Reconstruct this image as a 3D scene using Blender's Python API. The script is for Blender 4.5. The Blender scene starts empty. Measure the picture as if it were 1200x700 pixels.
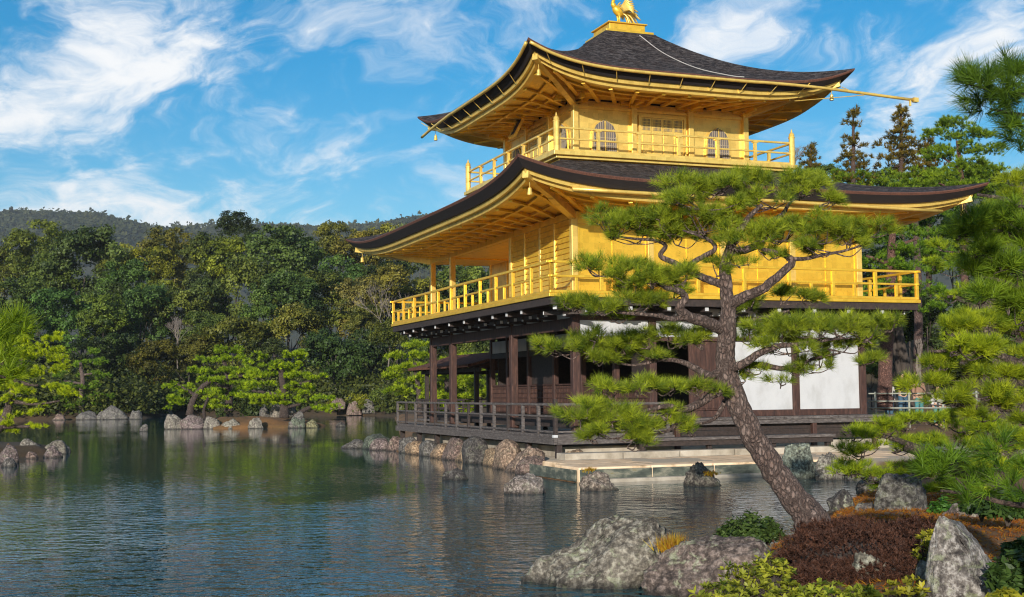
import bpy, bmesh, math, random
import numpy as np
from mathutils import Vector, Matrix, noise as mnoise

# ---------------------------------------------------------------- camera, sky, sun, exposure
scene = bpy.context.scene
col = scene.collection
R = math.radians
EYE, PITCH, ROLL, FPX = 1.9, 0.073, -0.01, 1496.2
cam_d = bpy.data.cameras.new('camera')
cam = bpy.data.objects.new('camera', cam_d)
col.objects.link(cam)
cam_d.sensor_width = 36.0
cam_d.lens = FPX / 1200 * 36
cam_d.clip_start = 0.1
cam_d.clip_end = 12000
cam.matrix_world = (Matrix.Translation((0, 0, EYE)) @ Matrix.Rotation(math.pi/2 + PITCH, 4, 'X')
                    @ Matrix.Rotation(ROLL, 4, 'Z'))
scene.camera = cam
scene.view_settings.view_transform = 'Standard'
scene.view_settings.look = 'None'
scene.view_settings.gamma = 1
scene.view_settings.use_curve_mapping = False
scene.view_settings.exposure = 0.62
scene.cycles.filter_width = 1.15


SUN_EL = R(15)
SUN_H = Vector((-0.21, -0.978, 0)).normalized()          # horizontal direction towards the sun
SUN_DIR = Vector((SUN_H.x*math.cos(SUN_EL), SUN_H.y*math.cos(SUN_EL), math.sin(SUN_EL)))
sun_d = bpy.data.lights.new('sun', 'SUN')
sun_d.energy = 3.7
sun_d.angle = R(0.6)
sun_d.color = (1.0, 0.94, 0.85)
sun = bpy.data.objects.new('sun', sun_d)
col.objects.link(sun)
sun.rotation_euler = SUN_DIR.to_track_quat('Z', 'Y').to_euler()

world = bpy.data.worlds.new('World')
scene.world = world
world.use_nodes = True
SKY_STRENGTH = 0.15
def build_world():
    nt = world.node_tree
    nt.nodes.clear()
    N, Lk = nt.nodes.new, nt.links.new
    out = N('ShaderNodeOutputWorld'); bg = N('ShaderNodeBackground')
    bg.inputs['Strength'].default_value = SKY_STRENGTH
    sky = N('ShaderNodeTexSky'); sky.sky_type = 'NISHITA'; sky.sun_disc = False
    sky.sun_elevation = SUN_EL
    sky.sun_rotation = math.atan2(SUN_H.x, SUN_H.y)
    sky.air_density = 1.0; sky.dust_density = 0.3; sky.ozone_density = 3.0
    hs = N('ShaderNodeHueSaturation')
    hs.inputs['Hue'].default_value = 0.494
    hs.inputs['Saturation'].default_value = 1.50
    hs.inputs['Value'].default_value = 0.57
    Lk(sky.outputs[0], hs.inputs['Color'])
    tc = N('ShaderNodeTexCoord')
    sep = N('ShaderNodeSeparateXYZ'); Lk(tc.outputs['Generated'], sep.inputs[0])
    def math_(op, a, b=None, c=None):
        m = N('ShaderNodeMath'); m.operation = op
        for i, v in enumerate((a, b, c)):
            if v is None: continue
            if isinstance(v, (int, float)): m.inputs[i].default_value = v
            else: Lk(v, m.inputs[i])
        return m.outputs[0]
    az = math_('ARCTAN2', sep.outputs[0], sep.outputs[1])
    el = math_('ARCSINE', sep.outputs[2])
    # cloud layer coordinates: azimuth and elevation in radians, sheared so that the wisps lean
    cx = math_('MULTIPLY_ADD', el, 0.55, az)
    cy = math_('MULTIPLY_ADD', az, -0.30, el)
    cmb = N('ShaderNodeCombineXYZ'); Lk(cx, cmb.inputs[0]); Lk(math_('MULTIPLY', cy, 1.9), cmb.inputs[1])
    cmb.inputs[2].default_value = 4.3
    n0 = N('ShaderNodeTexNoise'); n0.inputs['Scale'].default_value = 6; n0.inputs['Detail'].default_value = 3
    Lk(cmb.outputs[0], n0.inputs['Vector'])
    vm = N('ShaderNodeVectorMath'); vm.operation = 'MULTIPLY_ADD'
    Lk(n0.outputs['Color'], vm.inputs[0]); vm.inputs[1].default_value = (0.20, 0.20, 0); Lk(cmb.outputs[0], vm.inputs[2])
    n1 = N('ShaderNodeTexNoise'); n1.inputs['Scale'].default_value = 9.0; n1.inputs['Detail'].default_value = 9
    n1.inputs['Roughness'].default_value = 0.62
    Lk(vm.outputs[0], n1.inputs['Vector'])
    n2 = N('ShaderNodeTexNoise'); n2.inputs['Scale'].default_value = 24.0; n2.inputs['Detail'].default_value = 7
    n2.inputs['Roughness'].default_value = 0.65
    Lk(vm.outputs[0], n2.inputs['Vector'])
    # where the banks of cloud stand: (azimuth, elevation, spread az, spread el, weight)
    banks = [(-.315, .225, .070, .035, .26), (-.27, .275, .06, .03, .20), (-.40, .20, .05, .03, .12),
             (-.345, .115, .10, .035, .20), (-.17, .155, .05, .05, .10), (-.13, .20, .06, .03, .08), (-.02, .275, .05, .03, .10),
             (.145, .27, .03, .03, .14), (.24, .262, .055, .022, .15), (.33, .25, .05, .04, .12), (.385, .26, .03, .025, .18),
             (.30, .19, .07, .03, .10), (-.12, .085, .12, .02, .08), (-.24, .09, .05, .03, .08), (-.32, .080, .14, .026, .22), (-.10, .11, .10, .03, .08)]
    acc = None
    for a, e_, sa, se, w in banks:
        dx = math_('DIVIDE', math_('SUBTRACT', az, a), sa)
        dy = math_('DIVIDE', math_('SUBTRACT', el, e_), se)
        g = math_('POWER', 2.718, math_('MULTIPLY', math_('ADD', math_('MULTIPLY', dx, dx), math_('MULTIPLY', dy, dy)), -0.5))
        g = math_('MULTIPLY', g, w*.60)
        acc = g if acc is None else math_('ADD', acc, g)
    dens = math_('ADD', math_('ADD', math_('MULTIPLY', n1.outputs[0], 0.64), math_('MULTIPLY', n2.outputs[0], 0.36)), acc)
    mr = N('ShaderNodeMapRange'); mr.interpolation_type = 'SMOOTHERSTEP'
    mr.inputs['From Min'].default_value = 0.495; mr.inputs['From Max'].default_value = 0.80
    Lk(dens, mr.inputs['Value'])
    mix = N('ShaderNodeMix'); mix.data_type = 'RGBA'
    veil = N('ShaderNodeMapRange'); veil.interpolation_type = 'SMOOTHSTEP'
    veil.inputs['From Min'].default_value = 0.44; veil.inputs['From Max'].default_value = 0.66; veil.inputs['To Max'].default_value = 0.52
    Lk(math_('ADD', math_('MULTIPLY', n1.outputs[0], 0.7), math_('MULTIPLY', n2.outputs[0], 0.3)), veil.inputs['Value'])
    Lk(math_('MAXIMUM', math_('MULTIPLY', mr.outputs[0], 0.95), veil.outputs[0]), mix.inputs['Factor'])
    Lk(hs.outputs[0], mix.inputs[6])
    mix.inputs[7].default_value = (4.7, 4.68, 4.65, 1)
    Lk(mix.outputs[2], bg.inputs['Color'])
    Lk(bg.outputs[0], out.inputs['Surface'])
build_world()

# ---------------------------------------------------------------- camera geometry: a photo pixel (1200 x 700) at a depth or height
def ray(px, py):
    x, y = px - 600, py - 350
    c, s = math.cos(ROLL), math.sin(ROLL)
    x, y = c*x + s*y, -s*x + c*y
    d = (x/FPX, 1, -y/FPX)
    c, s = math.cos(PITCH), math.sin(PITCH)
    return Vector((d[0], d[1]*c - d[2]*s, d[1]*s + d[2]*c))
def at(px, py, Y):
    d = ray(px, py); p = d*(Y/d.y)
    return Vector((p.x, Y, p.z + EYE))
def atz(px, py, z):
    d = ray(px, py); p = d*((z - EYE)/d.z)
    return Vector((p.x, p.y, z))
def ppm(Y): return FPX/Y                                   # photo pixels per metre at a depth
ANG = 0.362
OX, OY = 1.566, 31.938                                     # south-east wall corner of the pavilion
EC, ES = math.cos(ANG), math.sin(ANG)
def L2W(x, y, z=0): return Vector((OX + x*EC - y*ES, OY + x*ES + y*EC, z))

# ---------------------------------------------------------------- object helpers
def link(o, parent=None):
    col.objects.link(o)
    if parent is not None: o.parent = parent
    return o
def tag(o, label=None, cat=None, group=None, kind=None):
    if label: o['label'] = label
    if cat: o['category'] = cat
    if group: o['group'] = group
    if kind: o['kind'] = kind
    return o
def empty(name, loc=(0, 0, 0), rz=0, label=None, cat=None, group=None):
    o = bpy.data.objects.new(name, None); col.objects.link(o)
    o.empty_display_size = 0.3
    o.location = loc; o.rotation_euler = (0, 0, rz)
    return tag(o, label, cat, group)
def copy_tree(o, parent=None):
    c = o.copy(); col.objects.link(c); c.parent = parent
    for ch in list(o.children): copy_tree(ch, c)
    return c

class MB:
    def __init__(s): s.v = []; s.f = []; s.m = []
    def add(s, vs, fs, mi=0):
        b = len(s.v); s.v.extend([tuple(v) for v in vs])
        s.f.extend([tuple(b+i for i in f) for f in fs]); s.m.extend([mi]*len(fs))
    def box(s, x0, x1, y0, y1, z0, z1, mi=0):
        vs = [(x0,y0,z0),(x1,y0,z0),(x1,y1,z0),(x0,y1,z0),(x0,y0,z1),(x1,y0,z1),(x1,y1,z1),(x0,y1,z1)]
        s.add(vs, [(0,3,2,1),(4,5,6,7),(0,1,5,4),(1,2,6,5),(2,3,7,6),(3,0,4,7)], mi)
    def bar(s, p, q, w, h, mi=0, up=(0,0,1)):
        p, q = Vector(p), Vector(q); d = (q-p).normalized(); up = Vector(up)
        sd = d.cross(up)
        if sd.length < 1e-4: sd = d.cross(Vector((0,1,0)))
        sd.normalize(); u2 = sd.cross(d)
        vs = []
        for c in (p, q):
            for a, b in ((-1,-1),(1,-1),(1,1),(-1,1)): vs.append(c + sd*(a*w/2) + u2*(b*h/2))
        s.add(vs, [(0,1,2,3),(7,6,5,4),(0,4,5,1),(1,5,6,2),(2,6,7,3),(3,7,4,0)], mi)
    def tube(s, pts, rad, n=8, mi=0, cap=True):
        pts = [Vector(p) for p in pts]
        if isinstance(rad, (int, float)): rad = [rad]*len(pts)
        t0 = (pts[1]-pts[0]).normalized()
        nrm = t0.orthogonal().normalized()
        vs = []
        for i, p in enumerate(pts):
            t = (pts[min(i+1, len(pts)-1)] - pts[max(i-1, 0)])
            t = t.normalized() if t.length > 1e-9 else t0
            nrm = (nrm - t*nrm.dot(t))
            nrm = nrm.normalized() if nrm.length > 1e-6 else t.orthogonal().normalized()
            bn = t.cross(nrm)
            for k in range(n):
                a = 2*math.pi*k/n
                vs.append(p + (nrm*math.cos(a) + bn*math.sin(a))*rad[i])
        fs = []
        for i in range(len(pts)-1):
            for k in range(n):
                k2 = (k+1) % n
                fs.append((i*n+k, i*n+k2, (i+1)*n+k2, (i+1)*n+k))
        if cap:
            fs.append(tuple(reversed(range(n)))); fs.append(tuple((len(pts)-1)*n+k for k in range(n)))
        s.add(vs, fs, mi)
    def lathe(s, c, prof, n=12, mi=0):
        c = Vector(c); vs = []
        for r, z in prof:
            for k in range(n):
                a = 2*math.pi*k/n; vs.append(c + Vector((r*math.cos(a), r*math.sin(a), z)))
        fs = []
        for i in range(len(prof)-1):
            for k in range(n):
                k2 = (k+1) % n; fs.append((i*n+k, i*n+k2, (i+1)*n+k2, (i+1)*n+k))
        fs.append(tuple(reversed(range(n)))); fs.append(tuple((len(prof)-1)*n+k for k in range(n)))
        s.add(vs, fs, mi)
    def prism(s, poly, y0, y1, axes='xz', mi=0):             # outline in two axes, extruded along the third
        n = len(poly)
        def P(a, b, t): return (a, t, b) if axes == 'xz' else ((t, a, b) if axes == 'yz' else (a, b, t))
        vs = [P(a, b, y0) for a, b in poly] + [P(a, b, y1) for a, b in poly]
        fs = [tuple(range(n)), tuple(reversed(range(n, 2*n)))]
        for i in range(n):
            j = (i+1) % n; fs.append((i, i+n, j+n, j))
        s.add(vs, fs, mi)
    def build(s, name, mat, parent=None, smooth=False, bevel=0):
        me = bpy.data.meshes.new(name); me.from_pydata(s.v, [], s.f)
        mats = mat if isinstance(mat, (list, tuple)) else [mat]
        for m_ in mats: me.materials.append(m_)
        if len(mats) > 1: me.polygons.foreach_set('material_index', s.m)
        bm = bmesh.new(); bm.from_mesh(me); bmesh.ops.recalc_face_normals(bm, faces=bm.faces); bm.to_mesh(me); bm.free()
        if smooth: me.polygons.foreach_set('use_smooth', [True]*len(me.polygons))
        me.update()
        o = link(bpy.data.objects.new(name, me), parent)
        if bevel:
            b = o.modifiers.new('bevel', 'BEVEL'); b.width = bevel; b.segments = 2; b.limit_method = 'ANGLE'
        return o

def np_mesh(name, verts, k, tint=None, mat=None, parent=None):   # verts (N*k,3): N loose faces of k corners
    n = len(verts)//k
    me = bpy.data.meshes.new(name)
    me.vertices.add(n*k); me.loops.add(n*k); me.polygons.add(n)
    me.vertices.foreach_set('co', np.ascontiguousarray(verts, dtype=np.float32).ravel())
    me.loops.foreach_set('vertex_index', np.arange(n*k, dtype=np.int32))
    me.polygons.foreach_set('loop_start', np.arange(0, n*k, k, dtype=np.int32))
    me.polygons.foreach_set('loop_total', np.full(n, k, dtype=np.int32))
    if tint is not None:
        a = me.attributes.new('tint', 'FLOAT', 'POINT')
        a.data.foreach_set('value', np.ascontiguousarray(tint, dtype=np.float32))
    if mat: me.materials.append(mat)
    me.update(calc_edges=True)
    return link(bpy.data.objects.new(name, me), parent)

def catmull(pts, n=6):
    P_ = [np.array(p, float) for p in pts]; P_ = [2*P_[0]-P_[1]] + P_ + [2*P_[-1]-P_[-2]]
    out = []
    for i in range(1, len(P_)-2):
        for t in np.linspace(0, 1, n, endpoint=False):
            a, b, c, d = P_[i-1:i+3]
            out.append(0.5*((2*b) + (c-a)*t + (2*a-5*b+4*c-d)*t*t + (3*b-a-3*c+d)*t**3))
    out.append(P_[-2])
    return out

# ---------------------------------------------------------------- materials
def new_mat(name):
    m = bpy.data.materials.new(name); m.use_nodes = True
    nt = m.node_tree; bs = nt.nodes['Principled BSDF']
    return m, nt, bs
def node(nt, t, **kw):
    n = nt.nodes.new(t)
    for k, v in kw.items():
        if k in n.inputs: n.inputs[k].default_value = v
        else: setattr(n, k, v)
    return n
def coords(nt, scale=(1,1,1), kind='Object'):
    tc = node(nt, 'ShaderNodeTexCoord'); mp = node(nt, 'ShaderNodeMapping'); mp.inputs['Scale'].default_value = scale
    nt.links.new(tc.outputs[kind], mp.inputs['Vector']); return mp.outputs[0]
def ramp(nt, fac, stops):
    r = node(nt, 'ShaderNodeValToRGB'); e = r.color_ramp.elements
    while len(e) < len(stops): e.new(0.5)
    for i, (p, c) in enumerate(stops): e[i].position = p; e[i].color = (*c, 1)
    nt.links.new(fac, r.inputs[0]); return r.outputs[0]
def mixc(nt, fac, a, b, blend='MIX'):
    m = node(nt, 'ShaderNodeMix'); m.data_type = 'RGBA'; m.blend_type = blend
    for sock, v in ((m.inputs[0], fac), (m.inputs[6], a), (m.inputs[7], b)):
        if isinstance(v, (int, float)): sock.default_value = v
        elif isinstance(v, tuple): sock.default_value = (*v[:3], 1)
        else: nt.links.new(v, sock)
    return m.outputs[2]
def bump(nt, bs, h, strength=0.3, dist=0.02):
    b = node(nt, 'ShaderNodeBump'); b.inputs['Strength'].default_value = strength; b.inputs['Distance'].default_value = dist
    nt.links.new(h, b.inputs['Height']); nt.links.new(b.outputs[0], bs.inputs['Normal']); return b
def noise_mat(name, stops, scale=(1,1,1), nscale=5, detail=6, rough=0.7, metal=0.0, bstr=0.3, bdist=0.01, rough_n=0.6, tintable=False, spec=None):
    m, nt, bs = new_mat(name)
    v = coords(nt, scale)
    n = node(nt, 'ShaderNodeTexNoise', Scale=nscale, Detail=detail, Roughness=rough_n)
    nt.links.new(v, n.inputs['Vector'])
    c = ramp(nt, n.outputs[0], stops)
    if tintable:
        oi = node(nt, 'ShaderNodeObjectInfo'); c = mixc(nt, 1.0, c, oi.outputs['Color'], 'MULTIPLY')
    nt.links.new(c, bs.inputs['Base Color'])
    bs.inputs['Roughness'].default_value = rough; bs.inputs['Metallic'].default_value = metal
    if spec is not None: bs.inputs['Specular IOR Level'].default_value = spec
    if bstr: bump(nt, bs, n.outputs[0], bstr, bdist)
    return m

def gold_mat(name, base, metal, rough):
    m, nt, bs = new_mat(name)
    v = coords(nt, (1,1,1))
    n = node(nt, 'ShaderNodeTexNoise', Scale=1.3, Detail=5, Roughness=0.6); nt.links.new(v, n.inputs['Vector'])
    br = node(nt, 'ShaderNodeTexNoise', Scale=14, Detail=4, Roughness=0.7); nt.links.new(v, br.inputs['Vector'])
    d = tuple(x*0.92 for x in base); l = tuple(min(1, x*1.08) for x in base)
    c = ramp(nt, n.outputs[0], [(0.30, d), (0.70, l)])
    c = mixc(nt, 0.30, c, ramp(nt, br.outputs[0], [(0.35, tuple(x*0.82 for x in base)), (0.65, l)]))
    # squares of leaf: each laid sheet a little lighter, darker or glossier than the next
    sq_ = node(nt, 'ShaderNodeTexVoronoi', feature='F1', distance='CHEBYCHEV', Scale=6.5, Randomness=0.25); nt.links.new(v, sq_.inputs['Vector'])
    sc_ = node(nt, 'ShaderNodeSeparateColor'); nt.links.new(sq_.outputs['Color'], sc_.inputs[0])
    c = mixc(nt, 1.0, c, ramp(nt, sc_.outputs[0], [(0.0, (.83,.80,.74)), (0.5, (.96,.95,.94)), (1.0, (1,1,1))]), 'MULTIPLY')
    nt.links.new(c, bs.inputs['Base Color'])
    bs.inputs['Metallic'].default_value = metal
    nt.links.new(ramp(nt, br.outputs[0], [(0.3, (rough-.08,)*3), (0.7, (rough+.1,)*3)]), bs.inputs['Roughness'])
    bump(nt, bs, br.outputs[0], 0.12, 0.006)
    return m
M = {}
M['gold'] = gold_mat('gold_leaf', (0.86, 0.535, 0.052), 0.46, 0.34)
M['gold_pale'] = gold_mat('gold_leaf_pale', (0.86, 0.60, 0.15), 0.42, 0.34)
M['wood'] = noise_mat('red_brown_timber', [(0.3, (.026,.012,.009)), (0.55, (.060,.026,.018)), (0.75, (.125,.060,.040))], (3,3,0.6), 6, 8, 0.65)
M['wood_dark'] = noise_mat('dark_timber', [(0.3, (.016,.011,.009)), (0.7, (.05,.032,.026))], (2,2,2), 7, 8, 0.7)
M['wood_grey'] = noise_mat('weathered_timber', [(0.3, (.042,.034,.030)), (0.55, (.10,.083,.076)), (0.75, (.20,.18,.165))], (1.2,1.2,5), 7, 8, 0.75)
M['plaster'] = noise_mat('white_plaster', [(0.3, (.40,.395,.39)), (0.5, (.48,.48,.485)), (0.7, (.51,.51,.51))], (1,1,.6), 2.2, 8, 0.85, bstr=0.1)
M['limestone'] = noise_mat('pale_foundation_plaster', [(0.25, (.16,.13,.09)), (0.5, (.36,.31,.24)), (0.75, (.52,.46,.37))], (1,1,1), 2.2, 8, 0.85, bstr=0.4)
M['lattice'] = noise_mat('window_lattice', [(0.3, (.24,.20,.14)), (0.7, (.34,.28,.20))], (1,1,1), 9, 4, 0.6)
M['window'] = noise_mat('window_paper', [(0.3, (.085,.075,.075)), (0.7, (.13,.115,.11))], (1,1,1), 3, 3, 0.6, bstr=0)
M['black'] = noise_mat('black_edge', [(0.3, (.012,.010,.011)), (0.7, (.030,.022,.022))], (1,1,20), 6, 6, 0.7, bstr=0.3)
M['lip'] = noise_mat('bark_lip', [(0.3, (.060,.022,.014)), (0.7, (.15,.062,.038))], (3,3,3), 8, 6, 0.7)
M['cable'] = noise_mat('pale_cable', [(0.3, (.34,.32,.30)), (0.7, (.46,.44,.41))], (1,1,1), 5, 2, 0.6, bstr=0)

def roof_mat():
    m, nt, bs = new_mat('bark_shingles')
    v = coords(nt, (1,1,1))
    n = node(nt, 'ShaderNodeTexNoise', Scale=1.6, Detail=9, Roughness=0.75); nt.links.new(v, n.inputs['Vector'])
    v2 = coords(nt, (1.3,1.3,5))
    n2 = node(nt, 'ShaderNodeTexNoise', Scale=3.2, Detail=6, Roughness=0.75); nt.links.new(v2, n2.inputs['Vector'])
    v3 = coords(nt, (4,4,8))
    n3 = node(nt, 'ShaderNodeTexNoise', Scale=2.0, Detail=5, Roughness=0.8); nt.links.new(v3, n3.inputs['Vector'])
    c = ramp(nt, n2.outputs[0], [(0.38, (.004,.003,.004)), (0.47, (.020,.017,.018)), (0.54, (.068,.058,.058)), (0.64, (.21,.19,.18))])
    c = mixc(nt, 0.45, c, ramp(nt, n3.outputs[0], [(0.40, (.004,.003,.004)), (0.50, (.030,.022,.022)), (0.60, (.19,.155,.14))]))
    c = mixc(nt, ramp(nt, n.outputs[0], [(0.50, (0,)*3), (0.70, (.35,)*3)]), c, (.075,.036,.020))
    nt.links.new(c, bs.inputs['Base Color']); bs.inputs['Roughness'].default_value = 0.9
    bs.inputs['Specular IOR Level'].default_value = 0.2
    h = node(nt, 'ShaderNodeMath', operation='ADD'); nt.links.new(n2.outputs[0], h.inputs[0]); nt.links.new(n3.outputs[0], h.inputs[1])
    bump(nt, bs, h.outputs[0], 1.0, 0.07)
    return m
M['roof'] = roof_mat()

def rock_mat():
    m, nt, bs = new_mat('lichened_rock')
    v = coords(nt, (1,1,1))
    geo = node(nt, 'ShaderNodeNewGeometry')
    big = node(nt, 'ShaderNodeTexNoise', Scale=2.6, Detail=10, Roughness=0.72); nt.links.new(v, big.inputs['Vector'])
    fine = node(nt, 'ShaderNodeTexNoise', Scale=17, Detail=8, Roughness=0.7); nt.links.new(v, fine.inputs['Vector'])
    lich = node(nt, 'ShaderNodeTexNoise', Scale=6.0, Detail=8, Roughness=0.75)
    mp2 = coords(nt, (1,1,1.3)); nt.links.new(mp2, lich.inputs['Vector'])
    lich.inputs['Distortion'].default_value = 0.6
    c = ramp(nt, big.outputs[0], [(0.34, (.018,.015,.014)), (0.46, (.085,.074,.066)), (0.56, (.19,.17,.15)), (0.70, (.38,.35,.31))])
    c = mixc(nt, 0.55, c, ramp(nt, fine.outputs[0], [(0.40, (.010,.008,.008)), (0.50, (.13,.115,.10)), (0.62, (.48,.45,.41))]))
    oi = node(nt, 'ShaderNodeObjectInfo')
    c = mixc(nt, 1.0, c, oi.outputs['Color'], 'MULTIPLY')
    # pale and yellow-green lichen in irregular spots
    lm = node(nt, 'ShaderNodeMath', operation='MULTIPLY'); nt.links.new(ramp(nt, lich.outputs[0], [(0.53, (0,)*3), (0.61, (.85,)*3)]), lm.inputs[0]); nt.links.new(oi.outputs['Alpha'], lm.inputs[1])
    c = mixc(nt, lm.outputs[0], c,
             ramp(nt, fine.outputs[0], [(0.35, (.20,.22,.10)), (0.55, (.42,.43,.30)), (0.7, (.55,.55,.48))]))
    # wet, dark band at the waterline
    sep = node(nt, 'ShaderNodeSeparateXYZ'); nt.links.new(geo.outputs['Position'], sep.inputs[0])
    wet = node(nt, 'ShaderNodeMapRange'); wet.inputs['From Min'].default_value = 0.02; wet.inputs['From Max'].default_value = 0.09
    wet.inputs['To Min'].default_value = 0.28
    nt.links.new(sep.outputs[2], wet.inputs['Value'])
    c = mixc(nt, 1.0, c, wet.outputs[0], 'MULTIPLY')
    nt.links.new(c, bs.inputs['Base Color'])
    bs.inputs['Roughness'].default_value = 0.85
    h = node(nt, 'ShaderNodeMath', operation='ADD'); nt.links.new(big.outputs[0], h.inputs[0]); nt.links.new(fine.outputs[0], h.inputs[1])
    bump(nt, bs, h.outputs[0], 1.0, 0.06)
    return m
M['rock'] = rock_mat()
M['slab'] = noise_mat('pale_stone_slab', [(0.30, (.36,.24,.13)), (0.47, (.74,.53,.33)), (0.70, (.86,.66,.45))], (1,1,1), 3.0, 9, 0.8, bstr=0.4)
M['slab_side'] = noise_mat('mossy_slab_side', [(0.3, (.025,.032,.026)), (0.5, (.075,.085,.066)), (0.62, (.20,.19,.14)), (0.75, (.16,.13,.045))], (1,1,2.5), 3.0, 9, 0.85, bstr=0.5)

def leaf_mat(name, dark, light, trans=0.35, rough=0.55, tip=None):
    m, nt, bs = new_mat(name)
    a = node(nt, 'ShaderNodeAttribute'); a.attribute_name = 'tint'
    stops = [(0.0, dark), (1.0, light)] if tip is None else [(0.0, dark), (0.75, light), (1.0, tip)]
    c = ramp(nt, a.outputs['Fac'], stops)
    oi = node(nt, 'ShaderNodeObjectInfo')
    c = mixc(nt, 1.0, c, oi.outputs['Color'], 'MULTIPLY')
    nt.links.new(c, bs.inputs['Base Color']); bs.inputs['Roughness'].default_value = rough
    bs.inputs['Specular IOR Level'].default_value = 0.25
    tr = node(nt, 'ShaderNodeBsdfTranslucent'); nt.links.new(c, tr.inputs['Color'])
    mx = node(nt, 'ShaderNodeMixShader'); mx.inputs[0].default_value = trans
    nt.links.new(bs.outputs[0], mx.inputs[1]); nt.links.new(tr.outputs[0], mx.inputs[2])
    nt.links.new(mx.outputs[0], nt.nodes['Material Output'].inputs['Surface'])
    return m
M['needle'] = leaf_mat('pine_needles', (.075,.135,.016), (.34,.43,.034), 0.38, 0.5)
M['leaf'] = leaf_mat('tree_leaves', (.038,.056,.016), (.25,.265,.060), 0.3, 0.5)
M['heather'] = leaf_mat('russet_leaves', (.022,.010,.007), (.135,.058,.034), 0.2, 0.6)
M['azalea'] = leaf_mat('azalea_leaves', (.06,.10,.010), (.42,.42,.040), 0.35, 0.45)
M['shrub'] = leaf_mat('shrub_leaves', (.018,.040,.010), (.10,.15,.035), 0.3, 0.45)
M['grass_tuft'] = leaf_mat('yellow_blades', (.30,.10,.01), (.50,.36,.03), 0.35, 0.5)

def bark_mat():
    m, nt, bs = new_mat('pine_bark')
    v = coords(nt, (1,1,0.5))
    nz = node(nt, 'ShaderNodeTexNoise', Scale=14, Detail=5, Roughness=0.7); nt.links.new(v, nz.inputs['Vector'])
    vm = node(nt, 'ShaderNodeVectorMath', operation='MULTIPLY_ADD'); nt.links.new(nz.outputs['Color'], vm.inputs[0]); vm.inputs[1].default_value = (.07,.07,.07); nt.links.new(v, vm.inputs[2])
    vo = node(nt, 'ShaderNodeTexVoronoi', feature='DISTANCE_TO_EDGE', Scale=25); nt.links.new(vm.outputs[0], vo.inputs['Vector'])
    vc = node(nt, 'ShaderNodeTexVoronoi', feature='F1', Scale=25); nt.links.new(vm.outputs[0], vc.inputs['Vector'])
    fn = node(nt, 'ShaderNodeTexNoise', Scale=42, Detail=7, Roughness=0.75); nt.links.new(v, fn.inputs['Vector'])
    crack = ramp(nt, vo.outputs['Distance'], [(0.0, (0,)*3), (0.22, (1,)*3)])
    c = ramp(nt, fn.outputs[0], [(0.34, (.07,.045,.036)), (0.5, (.23,.155,.125)), (0.66, (.46,.37,.32))])
    sepc = node(nt, 'ShaderNodeSeparateColor'); nt.links.new(vc.outputs['Color'], sepc.inputs[0])
    c = mixc(nt, 0.5, c, ramp(nt, sepc.outputs[0], [(0.0, (.12,.075,.058)), (0.6, (.27,.185,.15)), (1.0, (.43,.33,.28))]))
    c = mixc(nt, crack, mixc(nt, 0.72, c, (.020,.012,.010)), mixc(nt, 1.0, c, (.74,.74,.74), 'MULTIPLY'))
    oi = node(nt, 'ShaderNodeObjectInfo'); c = mixc(nt, 1.0, c, oi.outputs['Color'], 'MULTIPLY')
    nt.links.new(c, bs.inputs['Base Color']); bs.inputs['Roughness'].default_value = 0.9
    h = node(nt, 'ShaderNodeMath', operation='MULTIPLY_ADD'); nt.links.new(crack, h.inputs[0]); h.inputs[1].default_value = 0.8; nt.links.new(fn.outputs[0], h.inputs[2])
    bump(nt, bs, h.outputs[0], 1.0, 0.03)
    return m
M['bark'] = bark_mat()
M['branch_pale'] = noise_mat('bare_twigs', [(0.3, (.12,.095,.08)), (0.7, (.25,.21,.18))], (1,1,1), 6, 4, 0.8, bstr=0)
M['trunk_far'] = noise_mat('grey_brown_bark', [(0.3, (.020,.016,.013)), (0.7, (.07,.052,.040))], (1,1,.4), 6, 6, 0.9, bstr=0.4)

def ground_mat():
    m, nt, bs = new_mat('ground_cover')
    v = coords(nt, (1,1,1))
    n = node(nt, 'ShaderNodeTexNoise', Scale=0.5, Detail=10, Roughness=0.7); nt.links.new(v, n.inputs['Vector'])
    f = node(nt, 'ShaderNodeTexNoise', Scale=26, Detail=7, Roughness=0.75); nt.links.new(v, f.inputs['Vector'])
    c = ramp(nt, n.outputs[0], [(0.35, (.035,.040,.012)), (0.48, (.12,.060,.020)), (0.60, (.23,.105,.032)), (0.72, (.11,.10,.022))])
    c = mixc(nt, 0.5, c, ramp(nt, f.outputs[0], [(0.3, (.03,.018,.008)), (0.5, (.17,.085,.03)), (0.7, (.32,.18,.07))]))
    a = node(nt, 'ShaderNodeAttribute'); a.attribute_name = 'sand'
    sand = ramp(nt, f.outputs[0], [(0.3, (.36,.29,.20)), (0.7, (.54,.45,.34))])
    c = mixc(nt, a.outputs['Fac'], c, sand)
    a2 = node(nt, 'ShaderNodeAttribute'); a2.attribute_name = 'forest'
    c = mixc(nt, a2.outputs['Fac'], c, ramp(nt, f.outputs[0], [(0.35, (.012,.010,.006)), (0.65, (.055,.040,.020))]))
    nt.links.new(c, bs.inputs['Base Color']); bs.inputs['Roughness'].default_value = 0.95
    bump(nt, bs, f.outputs[0], 0.8, 0.03)
    return m
M['ground'] = ground_mat()

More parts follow.
